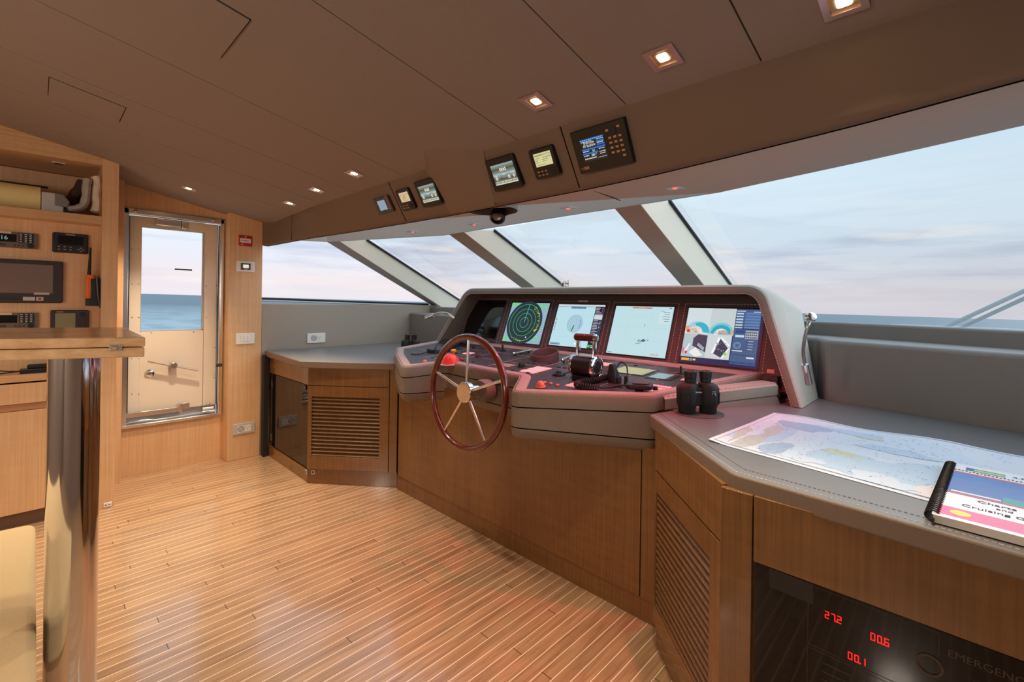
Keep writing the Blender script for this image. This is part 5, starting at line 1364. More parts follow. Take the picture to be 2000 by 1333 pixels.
for x in (2.08, 2.30):
    mk.dashes([V((x, 1.0, dz(x) + .0006)), V((x, 2.98, dz(x) + .0006))], .008, .006, .0008, 1)
mk.build('dash_lettering', [MK, STITCH], hc)
sw2 = MB()
for k in range(40):
    x = rnd.choice([1.90, 1.95, 2.12, 2.17, 2.35, 2.40]); y = 1.1 + rnd.random() * 1.85; f_ = Fr(V((x, y, dz(x))), DF_.u, DF_.v, DF_.w)
    sw2.box(f_, -.011, .011, -.005, .005, 0, .004, 0)
sw2.build('rocker_switches', BLACK, hc, bevel=.001)  # rocker switches strewn over the dash, all in one mesh

# radio handsets and coiled cords
def coil(mb, path, r, pitch, w_, mi=0):
    pts = []; L_ = 0; P = [V(p) for p in path]
    segs = [(a, b_, (b_ - a).length) for a, b_ in zip(P[:-1], P[1:])]; tot = sum(s_[2] for s_ in segs); n = int(tot / pitch * 10)
    for i in range(n + 1):
        d = tot * i / n; k = 0
        while k < len(segs) - 1 and d > segs[k][2]: d -= segs[k][2]; k += 1
        a, b_, l = segs[k]; t_ = (b_ - a).normalized(); c = a + t_ * d; u_ = DN.cross(t_).normalized(); an = 2 * math.pi * i / 10
        pts.append(c + u_ * r * math.cos(an) + DN * r * math.sin(an))
    mb.tube(pts, w_, 6, mi)
def smoothp(P, n=8):
    P = [V(p) for p in P]; Q = [P[0]] + P + [P[-1]]; res = []
    for i in range(1, len(Q) - 2):
        for j in range(n):
            t = j / n; a, b_, c, d = Q[i - 1], Q[i], Q[i + 1], Q[i + 2]
            res.append(.5 * ((2 * b_) + (c - a) * t + (2 * a - 5 * b_ + 4 * c - d) * t * t + (3 * b_ - a - 3 * c + d) * t ** 3))
    return res + [P[-1]]
f = dfr((1247, 768)); hs_ = thing('radio_handset', 'black fist microphone with coiled cord lying on the right front of the dash', 'microphone', f.o)
f2 = f.at(0, .012, 0).rot(.35)
m = MB(); m.prism(f2, rrect(-.060, -.034, .058, .036, .03, 6), .016, .040); m.build('handset_body', BLACK, hs_, bevel=.008, seg=3)
m = MB(); m.prism(f2, rrect(-.030, -.022, .040, .026, .012), .040, .046); m.build('speaker_face', DKGREY, hs_, bevel=.003)
m = MB(); m.lathe(f2.at(.0, -.01, 0), [(.024, 0), (.020, .010), (.012, .018)], 18); m.build('hanger_stud', BLACK, hs_)
c_ = MB(); C1 = [onD((1221, 766)) + DN * .012, onD((1170, 764)) + DN * .014, onD((1133, 760)) + DN * .014, onD((1129, 754)) + DN * .014, onD((1160, 750)) + DN * .016, onD((1190, 743)) + DN * .018]
coil(c_, smoothp(C1[1:], 6), .0125, .0118, .0034)
c_.tube(smoothp([onD((1172, 764)) + DN * .014, onD((1195, 762)) + DN * .012, f2.p(-.08, 0, .026), f2.p(-.055, 0, .028)], 6), .0045, 8)
c_.tube(smoothp([C1[-1], onD((1200, 737)) + DN * .03, onD((1212, 735)) + DN * .07, onD((1224, 738)) + DN * .06, onD((1226, 748)) + DN * .02, onD((1222, 753)) + DN * .0], 6), .0038, 8)
c_.build('coiled_cord', BLACKM, hs_)
m = MB(); m.tube([onD((1223, 753)), onD((1223, 753)) + DN * .045], [.011, .008], 12); m.build('cord_plug', BLACK, hs_)
f = dfr((1199, 747)); t = thing('handset_cradle', 'black upright handset cradle on the dash beside the coiled cord', 'cradle', f.o)
m = MB(); m.loft([[f.p(x, y, 0) for x, y in rrect(-.024, -.022, .026, .022, .005)], [f.p(x * .9 - .004, y * .7, .05) for x, y in rrect(-.024, -.022, .026, .022, .005)], [f.p(x * .45 - .010, y * .5 + .004, .088) for x, y in rrect(-.024, -.022, .026, .022, .005)]], 0, caps=True, sm=False); m.build('cradle_body', BLACK, t, bevel=.003)
m = MB(); m.box(f, .018, .034, -.016, .016, .0, .03); m.build('cradle_lip', BLACKM, t, bevel=.002)
f = dfr((838, 689)); t = thing('radio_handset', 'black handset with coiled cord at the left back of the dash, seen through the wheel', 'microphone', f.o)
c_ = MB(); coil(c_, smoothp([onD((834, 690)) + DN * .012, onD((862, 690)) + DN * .012, onD((880, 686)) + DN * .02, onD((898, 677)) + DN * .03], 6), .0125, .0125, .0036); c_.tube(smoothp([onD((835, 691)) + DN * .012, onD((818, 694)) + DN * .006, onD((803, 693)) + DN * .004], 5), .0035, 8); c_.build('coiled_cord', BLACKM, t)
m = MB(); f3 = dfr((902, 676)).rot(.5); m.prism(f3, rrect(-.05, -.022, .05, .022, .015), .01, .04); m.build('handset_body', BLACK, t, bevel=.006)
c_ = MB(); c_.tube(smoothp([onD((848, 683)), onD((858, 676)) + DN * .03, onD((872, 672)) + DN * .035, onD((890, 668)) + DN * .03], 6), .003, 8); c_.build('lead', BLACKM, t)

# gooseneck chart lamps on the sides of the hood
gl = thing('gooseneck_lamp', 'chrome gooseneck lamp on the outer side of the hood, right end', 'lamp', atY(1577, 740, .47))
def gy(px, y): return atY(px[0], px[1], y)
m = MB(); m.tube([gy((1580, 751), .455), gy((1572, 712), .465)], .014, 16); m.build('lamp_base', CHROME, gl)
m = MB(); m.tube(smoothp([gy((1572, 712), .465), gy((1569, 690), .465), gy((1571, 665), .45), gy((1577, 640), .435), gy((1582, 626), .43)], 8), .0068, 10); m.build('gooseneck', BRUSH, gl)
hc_ = gy((1583, 620), .425); ax = V((-.7, -.55, .12)).normalized()
f = Fr(hc_, ax.orthogonal(), ax.cross(ax.orthogonal()), ax); m = MB(); m.lathe(f, [(0, -.022), (.014, -.018), (.0185, -.006), (.0185, .012), (.015, .014), (0, .013)], 20); m.build('lamp_head', CHROME, gl)
gl = thing('gooseneck_lamp', 'chrome gooseneck lamp poking out at the port side of the hood', 'lamp', atD(876, 613, 3.9))
m = MB(); m.tube(smoothp([atD(888, 622, 3.86), atD(874, 613, 3.9), atD(858, 612, 3.92), atD(845, 616, 3.94)], 8), .010, 10); m.build('gooseneck', CHROME, gl)
m = MB(); m.tube([atD(846, 616, 3.94), atD(831, 622, 3.95)], [.018, .020], 14); m.build('lamp_head', BRUSH, gl)

# ------------------------------------------------------------------ binoculars
def binoculars(p, yaw, k, label, name='binoculars'):
    """standing on their objective ends, eyepieces up; k scales the whole"""
    t = thing(name, label, 'binoculars', p, 'binoculars by the helm')
    u = V((math.cos(yaw), math.sin(yaw), 0)); v = V((-math.sin(yaw), math.cos(yaw), 0)); f = Fr(p, u, v, V((0, 0, 1)))
    for sx in (-1, 1):
        g = f.at(sx * .046 * k, 0, 0)
        m = MB()
        def ov(cx, rx, ry, z, n=28): return [f.p(sx * cx * k + rx * k * math.cos(a), ry * k * math.sin(a), z * k) for a in [2 * math.pi * i / n for i in range(n)]]
        m.loft([ov(.043, .030, .030, 0), ov(.043, .032, .032, .004), ov(.043, .032, .032, .022), ov(.043, .034, .034, .026), ov(.044, .038, .039, .045), ov(.043, .039, .040, .075), ov(.044, .040, .038, .096), ov(.040, .037, .034, .108), ov(.035, .030, .028, .116), ov(.031, .020, .020, .119)], 0, caps=True)
        for j in range(9):            # grip ribs down the side
            a = math.radians(-155 + j * 32) if sx < 0 else math.radians(-150 + j * 32)
            c = (sx * .047 * k + .0375 * k * math.cos(a), .0385 * k * math.sin(a)); m.tube([f.p(c[0], c[1], .038 * k), f.p(c[0], c[1], .082 * k)], .0016 * k, 5)
        m.build('barrel', BLACKM, t)
        m = MB(); e = f.at(sx * .031 * k, 0, .116 * k)
        m.lathe(e, [(.019 * k, 0), (.019 * k, .006 * k), (.0215 * k, .008 * k), (.0215 * k, .018 * k), (.0205 * k, .019 * k), (.0225 * k, .021 * k), (.0235 * k, .046 * k), (.021 * k, .048 * k), (.0185 * k, .046 * k), (.017 * k, .036 * k), (0, .036 * k)], 28)
        m.build('eyepiece', BLACK, t)
    m = MB(); m.box(f, -.02 * k, .02 * k, -.016 * k, .016 * k, .03 * k, .10 * k); m.build('bridge', BLACKM, t, bevel=.004 * k)
    return t, f
bpos = atZ(1362, 808, .9)
yaw = math.atan2(RGT.y, RGT.x) + .10
BT, bf = binoculars(V((bpos.x, bpos.y, .9025)), yaw, 1.06, 'large black binoculars standing on the right worktop beside the chart')
text(bf.p and Fr(bf.p(-.014, -.0365, .092), bf.u, bf.w, -bf.v), 'Steiner', .010, LETTER, BT)
text(Fr(bf.p(.048, -.0412, .094), bf.u, bf.w, -bf.v), '7x50', .007, LETTER, BT)
tgm = MB(); tgm.box(Fr(bf.p(.048, -.0408, .083), bf.u, bf.w, -bf.v), -.008, .008, -.005, .005, 0, .0006); tgm.build('white_tag', LETTER, BT)
fp = MB(); fp.lathe(Fr((bpos.x + .01, bpos.y, .9), (1, 0, 0), (0, 1, 0)), [(.098, 0), (.098, .0025), (0, .0025)], 40); o = fp.build('felt_pad', mat('dark_felt', rgb(84, 78, 76), .95)); tag(o, 'round dark felt pad under the large binoculars', 'pad')
bp2 = atZ(792, 690, .9); binoculars(V((bp2.x + .05, bp2.y, .9)), yaw, .95, 'small looking black binoculars on the port worktop at the left corner of the dash')

# ------------------------------------------------------------------ nautical chart and pilot book
ZCH = .9012
ch = MB()
ccor = [atZ(1382, 862, .9), atZ(1512, 808, .9), atZ(2120, 925, .9), atZ(1818, 981, .9)]
ccor = [atZ(1383, 862, .9), atZ(1512, 809, .9), atZ(2000, 893, .9), atZ(1815, 981, .9)]
e1 = (ccor[3] - ccor[0]); e2 = (ccor[2] - ccor[1])
ccor[3] = ccor[0] + e1 * 1.6; ccor[2] = ccor[1] + e2 * 1.5
nx, ny = 40, 14
def cpt(s_, t_):
    p = (ccor[0] * (1 - s_) + ccor[3] * s_) * (1 - t_) + (ccor[1] * (1 - s_) + ccor[2] * s_) * t_
    wv = .004 * max(0, t_ - .55) / .45 * (1 + math.sin(s_ * 17)) + .006 * max(0, .06 - s_) / .06 * (1 - t_) + .002 * math.sin(s_ * 9) ** 2 * t_
    return V((p.x, p.y, ZCH + max(0, wv)))
vs = [cpt(i / nx, j / ny) for j in range(ny + 1) for i in range(nx + 1)]
ch.raw(vs, [[j * (nx + 1) + i, j * (nx + 1) + i + 1, (j + 1) * (nx + 1) + i + 1, (j + 1) * (nx + 1) + i] for j in range(ny) for i in range(nx)], 0, True)
def blob(c, rx, ry, seed, rot=0.0, n=64, wob=.25):
    rr = random.Random(seed); ph = [rr.uniform(0, 6.28) for _ in range(6)]; res = []
    for i in range(n):
        a = 2 * math.pi * i / n; k = 1 + wob * (math.sin(2 * a + ph[0]) * .5 + math.sin(3 * a + ph[1]) * .4 + math.sin(5 * a + ph[2]) * .3 + math.sin(9 * a + ph[3]) * .15 + math.sin(17 * a + ph[4]) * .08)
        x, y = rx * k * math.cos(a), ry * k * math.sin(a); res.append((c[0] + x * math.cos(rot) - y * math.sin(rot), c[1] + x * math.sin(rot) + y * math.cos(rot)))
    return res
lay = [0]
def patch(poly, mi):
    lay[0] += 1; q = [(max(.018, min(.985, a)), max(.03, min(.95, b_))) for a, b_ in poly]
    c = (sum(a for a, _ in q) / len(q), sum(b_ for _, b_ in q) / len(q)); k = len(q); vs_ = []
    rings = 5
    for rI in range(rings + 1):
        s_ = rI / rings
        for a, b_ in q: vs_.append(cpt(c[0] + (a - c[0]) * s_, c[1] + (b_ - c[1]) * s_) + V((0, 0, .00012 + .00006 * lay[0])))
    fs_ = [[rI * k + i, rI * k + (i + 1) % k, (rI + 1) * k + (i + 1) % k, (rI + 1) * k + i] for rI in range(rings) for i in range(k)]
    ch.raw(vs_, fs_, mi, True)
patch(blob((.30, .50), .30, .40, 2, .1), 4); patch(blob((.085, .42), .075, .36, 3, -.1), 3); patch(blob((.075, .36), .062, .30, 5, 0), 1)
patch(blob((.15, .74), .075, .10, 8, .1), 2); patch(blob((.19, .18), .035, .15, 21), 2)
patch(blob((.40, .22), .13, .16, 9, -.05), 3); patch(blob((.345, .36), .06, .045, 10, -.1), 5); patch(blob((.56, .25), .14, .20, 11, 0), 3); patch(blob((.50, .10), .08, .07, 30), 4); patch(blob((.30, .12), .05, .05, 31), 4)
patch(blob((.33, .80), .05, .05, 12, -.1), 5); patch(blob((.28, .83), .09, .05, 14, -.1), 3); patch(blob((.62, .12), .045, .09, 15), 6); patch(blob((.44, .60), .09, .06, 16), 3)
rr = random.Random(5); sd = MB()
for _ in range(420):
    a, b_ = rr.uniform(.03, .66), rr.uniform(.06, .94); p = cpt(a, b_) + V((0, 0, .0016)); p2 = cpt(min(.99, a + .0025), b_) + V((0, 0, .0016)); p3 = cpt(min(.99, a + .0025), min(.99, b_ + .006)) + V((0, 0, .0016)); p4 = cpt(a, min(.99, b_ + .006)) + V((0, 0, .0016))
    ch.poly([p, p2, p3, p4], 7)
for t_ in (.03, .97): 
    for i in range(60): ch.poly([cpt(i / 60 * .98 + .012, t_) + V((0, 0, .0015)), cpt(i / 60 * .98 + .028, t_) + V((0, 0, .0015)), cpt(i / 60 * .98 + .028, t_ + .006) + V((0, 0, .0015)), cpt(i / 60 * .98 + .012, t_ + .006) + V((0, 0, .0015))], 7)
for i in range(30): ch.poly([cpt(.018, .03 + i * .031) + V((0, 0, .0015)), cpt(.0195, .03 + i * .031) + V((0, 0, .0015)), cpt(.0195, .055 + i * .031) + V((0, 0, .0015)), cpt(.018, .055 + i * .031) + V((0, 0, .0015))], 7)
CHM = [mat('chart_paper', rgb(214, 218, 226), .65), mat('chart_land_buff', rgb(190, 190, 184), .65), mat('chart_shoal_blue', rgb(166, 184, 206), .65), mat('chart_pale_blue', rgb(184, 204, 222), .65), mat('chart_paler_blue', rgb(206, 216, 228), .65), mat('chart_land_green', rgb(198, 202, 176), .65), mat('chart_compass_pinkish', rgb(224, 216, 216), .65), mat('chart_soundings', rgb(128, 150, 178), .65)]
cho = ch.build('nautical_chart', CHM); tag(cho, 'pale nautical paper chart spread over the right worktop', 'chart')
cb = MB(); 
# spiral-bound guide lying at the aft edge of the chart
bA = atZ(1822, 1006, .918); bB = atZ(1858, 905, .918); bC = atZ(2000, 1052, .918)
bu = (bC - bA); bu.z = 0; bu.normalize(); bv = V((-bu.y, bu.x, 0)); 
if bv.dot(bB - bA) < 0: bv = -bv
bh = (bB - bA).dot(bv); BKF = Fr(V((bA.x, bA.y, .9025)), bu, bv, V((0, 0, 1))); bw = .30
bk = thing('spiral_bound_guide', 'spiral bound cruising guide with blue and pink cover lying on the chart', 'book', BKF.p(bw / 2, bh / 2, 0))
m = MB(); m.prism(BKF, rrect(0, 0, bw, bh, .004), 0.0005, .0165); m.build('pages', mat('page_edges', rgb(226, 218, 206), .75, bump=.5, bscale=900), bk)
m = MB(); m.prism(BKF, rrect(-.002, -.002, bw + .002, bh + .002, .004), .0166, .0176); cv = m.build('cover', mat('white_gloss_cover', rgb(236, 238, 244), .3), bk)
def cov(name, x0, x1, y0, y1, m_, z=.0178): 
    b = MB(); b.poly([BKF.p(bw * x, bh * y, z) for x, y in ((x0, y0), (x1, y0), (x1, y1), (x0, y1))]); return b.build(name, m_, cv)
SB = [mat('cover_sky_blue', rgb(72, 128, 206), .3), mat('cover_sea_blue', rgb(62, 104, 178), .3), mat('cover_turquoise', rgb(42, 150, 156), .3), mat('cover_pink', rgb(214, 92, 140), .3), mat('cover_red_line', rgb(206, 46, 84), .3), mat('cover_yellow', rgb(222, 206, 60), .3), mat('cover_deep_blue', rgb(44, 72, 150), .3)]
b = MB()
def cr_(x0, x1, y0, y1, mi, z=.0178): b.poly([BKF.p(bw * x, bh * y, z) for x, y in ((x0, y0), (x1, y0), (x1, y1), (x0, y1))], mi)
cr_(0.012, 1, .40, .66, 1); cr_(0.012, 1, .66, .80, 0); cr_(.33, 1, .40, .50, 2, .0179); cr_(0.012, 1, .80, .825, 4, .0180); cr_(0.012, 1, .385, .405, 4, .0180); cr_(0.012, 1, .03, .16, 3)
cr_(.17, 1, .20, .225, 6, .0179) if False else None
for k in range(9): cr_(.02 + .0 * k, 1, .67 + .014 * k, .674 + .014 * k, 6 if k % 2 else 1, .0179)
b.poly([BKF.p(bw * (.13 + .055 * math.cos(a)), bh * (.095 + .035 * math.sin(a)), .0181) for a in [2 * math.pi * i / 20 for i in range(20)]], 5)
cr_(.10, .34, .885, .90, 2, .0180); cr_(.14, .34, .90, .925, 5, .0180); cr_(.10, .34, .925, .945, 2, .0180); cr_(.10, .15, .885, .945, 6, .0181)
for k in range(40): cr_(.03 + k * .023, .045 + k * .023, .845 + .008 * (k % 2), .862 + .008 * (k % 2), 7, .0180); 
b.build('cover_picture', SB + [LETTER_DK], cv)
for s_, x, y, z_ in (('Charts', .30, .335, .022), ('and', .34, .285, .018), ('Cruising Guides', .36, .225, .022)): text(BKF.at(bw * x, bh * y, .0182), s_, z_, LETTER_DK, cv, align='CENTER')
text(BKF.at(bw * .42, bh * .92, .0182), '4.P', .02, mat('cover_price_blue', rgb(70, 70, 160), .4), cv)
text(BKF.at(bw * .42, bh * .55, .0182), 'BAHAMAS', .02, LETTER, cv) if False else None
cr2 = MB(); cr2.poly([BKF.p(bw * x, bh * y, .0182) for x, y in ((.05, .415), (.32, .415), (.32, .44), (.05, .44))]); cr2.build('cover_caption_bar', LETTER, cv)
m = MB(); n = 36
for k in range(n):
    c = BKF.p(-.001, bh * (.02 + .96 * k / (n - 1)), .009); m.tube([c + BKF.u * (.0125 * math.cos(a)) + BKF.w * (.0115 * math.sin(a) + .0015) for a in [2 * math.pi * i / 14 for i in range(14)]], .0019, 5, closed=True)
m.build('spiral_binding', BLACK, bk)
m = MB(); m.tube([BKF.p(-.0005, -.012, .0065), BKF.p(-.0005, bh + .006, .0065)], .0035, 10); m.build('binding_spine', BLACK, bk)
# ------------------------------------------------------------------ tall oak cabinet on the port side with radios and shelf
YC = 3.88; YBK = 4.015; XP0, XP1 = .292, .370; XCA = -1.3
cb_ = thing('tall_cabinet', 'tall oak cabinet with open shelf, radio niche and lower doors against the port side', 'cabinet', (-.3, 4.1, 0))
b = MB(); b.box(WORLD, XP0, XP1, YC, 4.425, 0, 1.0); b.raw([V((XP0, YC, 1.0)), V((XP1, YC, 1.0)), V((XP1, 4.425, 1.0)), V((XP0, 4.425, 1.0)), V((XP0, YC, cz(XP0) + .06)), V((XP1, YC, cz(XP1) + .06)), V((XP1, 4.425, cz(XP1) + .06)), V((XP0, 4.425, cz(XP0) + .06))], [(0, 1, 5, 4), (1, 2, 6, 5), (2, 3, 7, 6), (3, 0, 4, 7)])
b.build('end_post', W_LIGHT, cb_)
zt = 2.172
b = MB(); b.raw([V((XCA, YC, zt)), V((XP0, YC, zt)), V((XP0, YC, cz(XP0) + .05)), V((XCA, YC, cz(XCA) + .05)), V((XCA, YC + .03, zt)), V((XP0, YC + .03, zt)), V((XP0, YC + .03, cz(XP0) + .05)), V((XCA, YC + .03, cz(XCA) + .05))], [(0, 1, 2, 3), (7, 6, 5, 4), (0, 4, 5, 1), (2, 6, 7, 3)])
b.build('header_board', W_LIGHTX, cb_)
b = MB(); b.box(WORLD, XCA, XP0, YC + .03, 4.42, zt + .005, zt + .02); b.build('shelf_ceiling', W_LIGHT, cb_)
b = MB(); b.box(WORLD, XCA, XP0, YC, 4.42, 1.800, 1.852); b.build('shelf', W_LIGHTX, cb_, bevel=.002)
b = MB(); b.box(WORLD, XCA, XP0, 4.40, 4.42, 1.85, zt); b.build('shelf_back', W_LIGHT, cb_)
b = MB(); b.box(WORLD, XCA, XP0, YBK, YBK + .02, .88, 1.80); b.build('radio_panel', W_LIGHT, cb_)
b = MB(); b.box(WORLD, XCA, XP0, YC + .002, YBK + .01, .845, .886); b.build('counter', W_LIGHTX, cb_, bevel=.002)
b = MB(); b.box(WORLD, XCA, XP0 - .003, YC + .02, 4.4, .09, .84); b.build('carcass', GAP, cb_)
b = MB(); b.box(WORLD, XCA, XP0 - .004, YC + .002, YC + .02, .720, .836); b.build('drawer_front', W_LIGHT, cb_, bevel=.001)
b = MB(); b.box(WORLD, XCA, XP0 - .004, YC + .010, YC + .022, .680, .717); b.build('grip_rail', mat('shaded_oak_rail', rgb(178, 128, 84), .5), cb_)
b = MB(); b.box(WORLD, XCA, XP0 - .004, YC + .002, YC + .02, .088, .677); b.build('cabinet_door', W_LIGHT, cb_, bevel=.001)
b = MB(); b.box(WORLD, XCA, XP0, YC + .05, YC + .07, 0, .088); b.build('plinth', mat('brown_kick_board', rgb(122, 92, 66), .6), cb_)
hg = MB(); 
for z in (.70, .62): hg.box(WORLD, XP0 - .012, XP0 - .004, YC - .002, YC + .002, z, z + .05)
hg.build('door_gap', GAP, cb_)
q = atY(210, 986, YC); f_ = Fr((q.x, YC, q.z), (1, 0, 0), (0, 0, 1), (0, -1, 0))
o = thing('floor_clip', 'small white double-slot clip at the foot of the tall oak cabinet', 'floor clip', f_.o, 'floor level clips')
MB().box(f_, -.020, .020, -.014, .014, 0, .006).build('clip_plate', WHITE, o, bevel=.002); MB().box(f_, -.013, -.004, -.002, .002, .006, .007).box(f_, .004, .013, -.002, .002, .006, .007).build('clip_slot', BLACK, o)
q = atY(115, 313, 4.05); 
o = thing('shelf_downlight', 'flat unlit downlight in the top of the open shelf', 'ceiling light', (q.x, 4.05, zt + .005))
MB().prism(Fr((q.x, 4.05, zt + .005), (1, 0, 0), (0, -1, 0), (0, 0, -1)), rrect(-.03, -.03, .03, .03, .003), 0, .006).build('trim_frame', LTGREY, o)
MB().prism(Fr((q.x, 4.05, zt + .005), (1, 0, 0), (0, -1, 0), (0, 0, -1)), rrect(-.02, -.02, .02, .02, .003), .006, .007).build('lens', DKGREY, o)

# --- radio niche
NF = Fr((0, YBK, 0), (1, 0, 0), (0, 0, 1), (0, -1, 0))
def nrect(px): 
    P = [atY(x, y, YBK) for x, y in px]; return (P[0].x + P[3].x) / 2, (P[1].x + P[2].x) / 2, (P[2].z + P[3].z) / 2, (P[0].z + P[1].z) / 2
def vhf(label, r, digits):
    a0, a1, b0, b1 = r; t = thing('vhf_radio', label, 'radio', NF.p((a0 + a1) / 2, b0, 0), 'flush radios in the oak niche'); h = b1 - b0
    m = MB(); m.prism(NF, rrect(a0, b0, a1, b1, .004), 0, .016); m.build('housing', mat('bronze_grey_housing', rgb(108, 88, 72), .4), t, bevel=.002)
    m = MB(); m.box(NF, a0 + .01, a1 - .088, b0 + h * .36, b1 - h * .16, .016, .018); m.build('display_window', SCREENOFF, t)
    m = MB(); m.box(NF, a1 - .080, a1 - .018, b0 + h * .34, b1 - h * .05, .016, .019); kp = m.build('keypad', BLACK, t)
    q = MB()
    for i in range(3):
        for j in range(5): q.box(NF, a1 - .075 + i * .020, a1 - .066 + i * .020, b0 + h * (.40 + .115 * j), b0 + h * (.44 + .115 * j), .019, .0195)
    q.build('key_print', LETTER, kp)
    m = MB(); m.lathe(NF.at(a1 - .032, b0 + h * .18, .016), [(.014, 0), (.013, .014), (0, .015)], 20); m.build('tuning_knob', BLACK, t)
    m = MB(); 
    for i in range(3): m.box(NF, a1 - .10 + .017 * i, a1 - .09 + .017 * i, b0 + h * .10, b0 + h * .22, .016, .018)
    m.box(NF, a0 + .03, a1 - .13, b0 + h * .1, b0 + h * .24, .016, .0175); m.build('soft_key', DKGREY, t)
    m = MB(); m.box(NF, a1 - .19, a1 - .11, b1 - h * .13, b1 - h * .01, .016, .0166); m.build('label_strip', mat('pinkish_label', rgb(214, 186, 166), .6), t)
    if digits: text(NF.at(a1 - .138, b0 + h * .60, .0186), digits, h * .34, G((150, 190, 190), .7), t, align='CENTER')
    return t
r = nrect([(-60, 441), (74, 452), (74, 488), (-60, 482)]); vhf('upper flush radio showing channel 16 in the oak niche', (r[0], r[1], 1.626, 1.720), '16')
r = nrect([(-60, 612), (75, 613), (75, 652), (-60, 652)]); vhf('lower flush radio half hidden behind the table top', (r[0], r[1], 1.150, 1.243), None)
m = MB(); a = atY(6, 443, YBK); m.box(NF, a.x - .03, a.x + .02, 1.735, 1.747, 0, .001); tag(m.build('wall_label', mat('pale_wall_label', rgb(206, 170, 138), .6)), 'small pale label above the channel 16 radio', 'label')
r = nrect([(102, 453), (172, 460), (172, 497), (102, 493)])
t = thing('alarm_unit', 'black unit with a blank screen right of the channel 16 radio', 'alarm unit', NF.p((r[0] + r[1]) / 2, r[2], 0))
m = MB(); m.prism(NF, rrect(*(r[0], r[2], r[1], r[3]), .010), 0, .018); m.build('housing', BLACK, t, bevel=.004)
w_, h_ = r[1] - r[0], r[3] - r[2]
m = MB(); m.box(NF, r[0] + w_ * .16, r[1] - w_ * .14, r[2] + h_ * .42, r[3] - h_ * .14, .018, .0186); m.build('screen', SCREENOFF, t)
m = MB(); m.box(NF, r[0] + w_ * .36, r[0] + w_ * .62, r[3] - h_ * .10, r[3] - h_ * .06, .018, .0184); m.build('name_strip', AMB, t)
keys(NF.at(0, 0, .018), [(r[0] + w_ * (.18 + .16 * i), r[2] + h_ * (.16 + .14 * j)) for i in range(3) for j in range(2)] + [(r[0] + w_ * .72, r[2] + h_ * .2), (r[0] + w_ * .86, r[2] + h_ * .2), (r[0] + w_ * .79, r[2] + h_ * .28), (r[0] + w_ * .79, r[2] + h_ * .12)], w_ * .06, h_ * .035, AMB, t)
r = nrect([(-80, 498), (123, 512), (123, 592), (-80, 592)]); r = (r[0], r[1], 1.302, 1.559)
t = thing('wall_monitor', 'dark framed flat monitor in the oak niche with a brown reflecting screen', 'monitor', NF.p((r[0] + r[1]) / 2, r[2], 0))
m = MB(); m.prism(NF, rrect(r[0], r[2], r[1], r[3], .012), 0, .025); m.build('frame', mat('brown_black_frame', rgb(46, 34, 26), .4), t, bevel=.004)
m = MB(); m.box(NF, r[0] + .03, r[1] - .045, r[2] + .058, r[3] - .026, .025, .0256); m.build('screen', mat('matt_brown_screen', rgb(112, 84, 62), .25), t)
m = MB(); m.box(NF, r[1] - .17, r[1] - .12, r[2] + .014, r[2] + .036, .025, .0262, 0); m.box(NF, r[1] - .115, r[1] - .085, r[2] + .014, r[2] + .036, .025, .0262, 0); m.box(NF, r[1] - .125, r[1] - .06, r[2] + .05, r[2] + .062, .0256, .0262, 0); m.box(NF, r[1] - .107, r[1] - .093, r[2] + .019, r[2] + .031, .0262, .0266, 1); m.box(NF, r[0] + .05, r[1] - .18, r[2] + .02, r[2] + .03, .025, .0258, 2); m.build('stickers', [LTGREY, REDP, BLACK], t)
r = nrect([(98, 606), (173, 606), (173, 660), (98, 660)])
t = thing('wall_display', 'square dark display with a grey green screen behind the table end', 'display', NF.p((r[0] + r[1]) / 2, r[2], 0)); z1 = atY(98, 606, YBK).z; z0 = z1 - .15
m = MB(); m.prism(NF, rrect(r[0], z0, r[1], z1, .008), 0, .018); m.build('housing', mat('dark_brown_housing', rgb(54, 40, 32), .4), t, bevel=.003)
m = MB(); w_ = r[1] - r[0]; m.box(NF, r[0] + w_ * .12, r[0] + w_ * .64, z0 + .02, z1 - .020, .018, .0186); m.build('screen', mat('grey_green_lcd', rgb(136, 132, 96), .3), t)
m = MB(); m.lathe(NF.at(r[0] + w_ * .83, z1 - .028, .018), [(.014, 0), (.013, .002), (0, .003)], 18); m.build('cursor_pad', BLACK, t)
keys(NF.at(0, 0, .018), [(r[0] + w_ * (.76 + .13 * i), z1 - .06 - .018 * j) for i in range(2) for j in range(4)], .010, .008, BLACK, t)
keys(NF.at(0, 0, .018), [(r[0] + w_ * .24, z1 - .011)], .03, .004, AMB, t, 'name_strip')

# --- hand-held radio in its holder on the side of the post
a = atY(176, 600, 3.955); xr = a.x
hr = thing('handheld_radio', 'orange handheld radio with black antenna clipped in its holder beside the oak post', 'radio', (xr, 3.96, a.z))
def hz(y): return atY(176, y, 3.955).z
b0_, b1_ = hz(582), hz(537)
m = MB(); m.box(WORLD, xr - .022, xr + .018, 3.93, 3.985, b0_ - .005, b1_); m.build('body', ORANGE, hr, bevel=.006)
m = MB(); p = atY(174, 537, 3.955); p2 = atY(177, 484, 3.955); m.tube([p, p.lerp(p2, .3), p2], [.0095, .008, .0055], 12); m.build('antenna', BLACKM, hr)
m = MB(); m.box(WORLD, xr + .0, xr + .05, 3.915, 3.94, hz(597), hz(545)); m.build('belt_clip', BLACK, hr, bevel=.004)
m = MB(); m.tube([V((xr + .028, 3.91, hz(541))), V((xr + .034, 3.91, hz(575))), V((xr + .046, 3.908, hz(602)))], [.007, .009, .006], 8); m.build('strap', BLACK, hr)
m = MB(); m.box(WORLD, xr - .02, xr + .055, 3.985, YBK - .0, hz(598), hz(560)); m.build('holder', DKGREY, hr, bevel=.003)

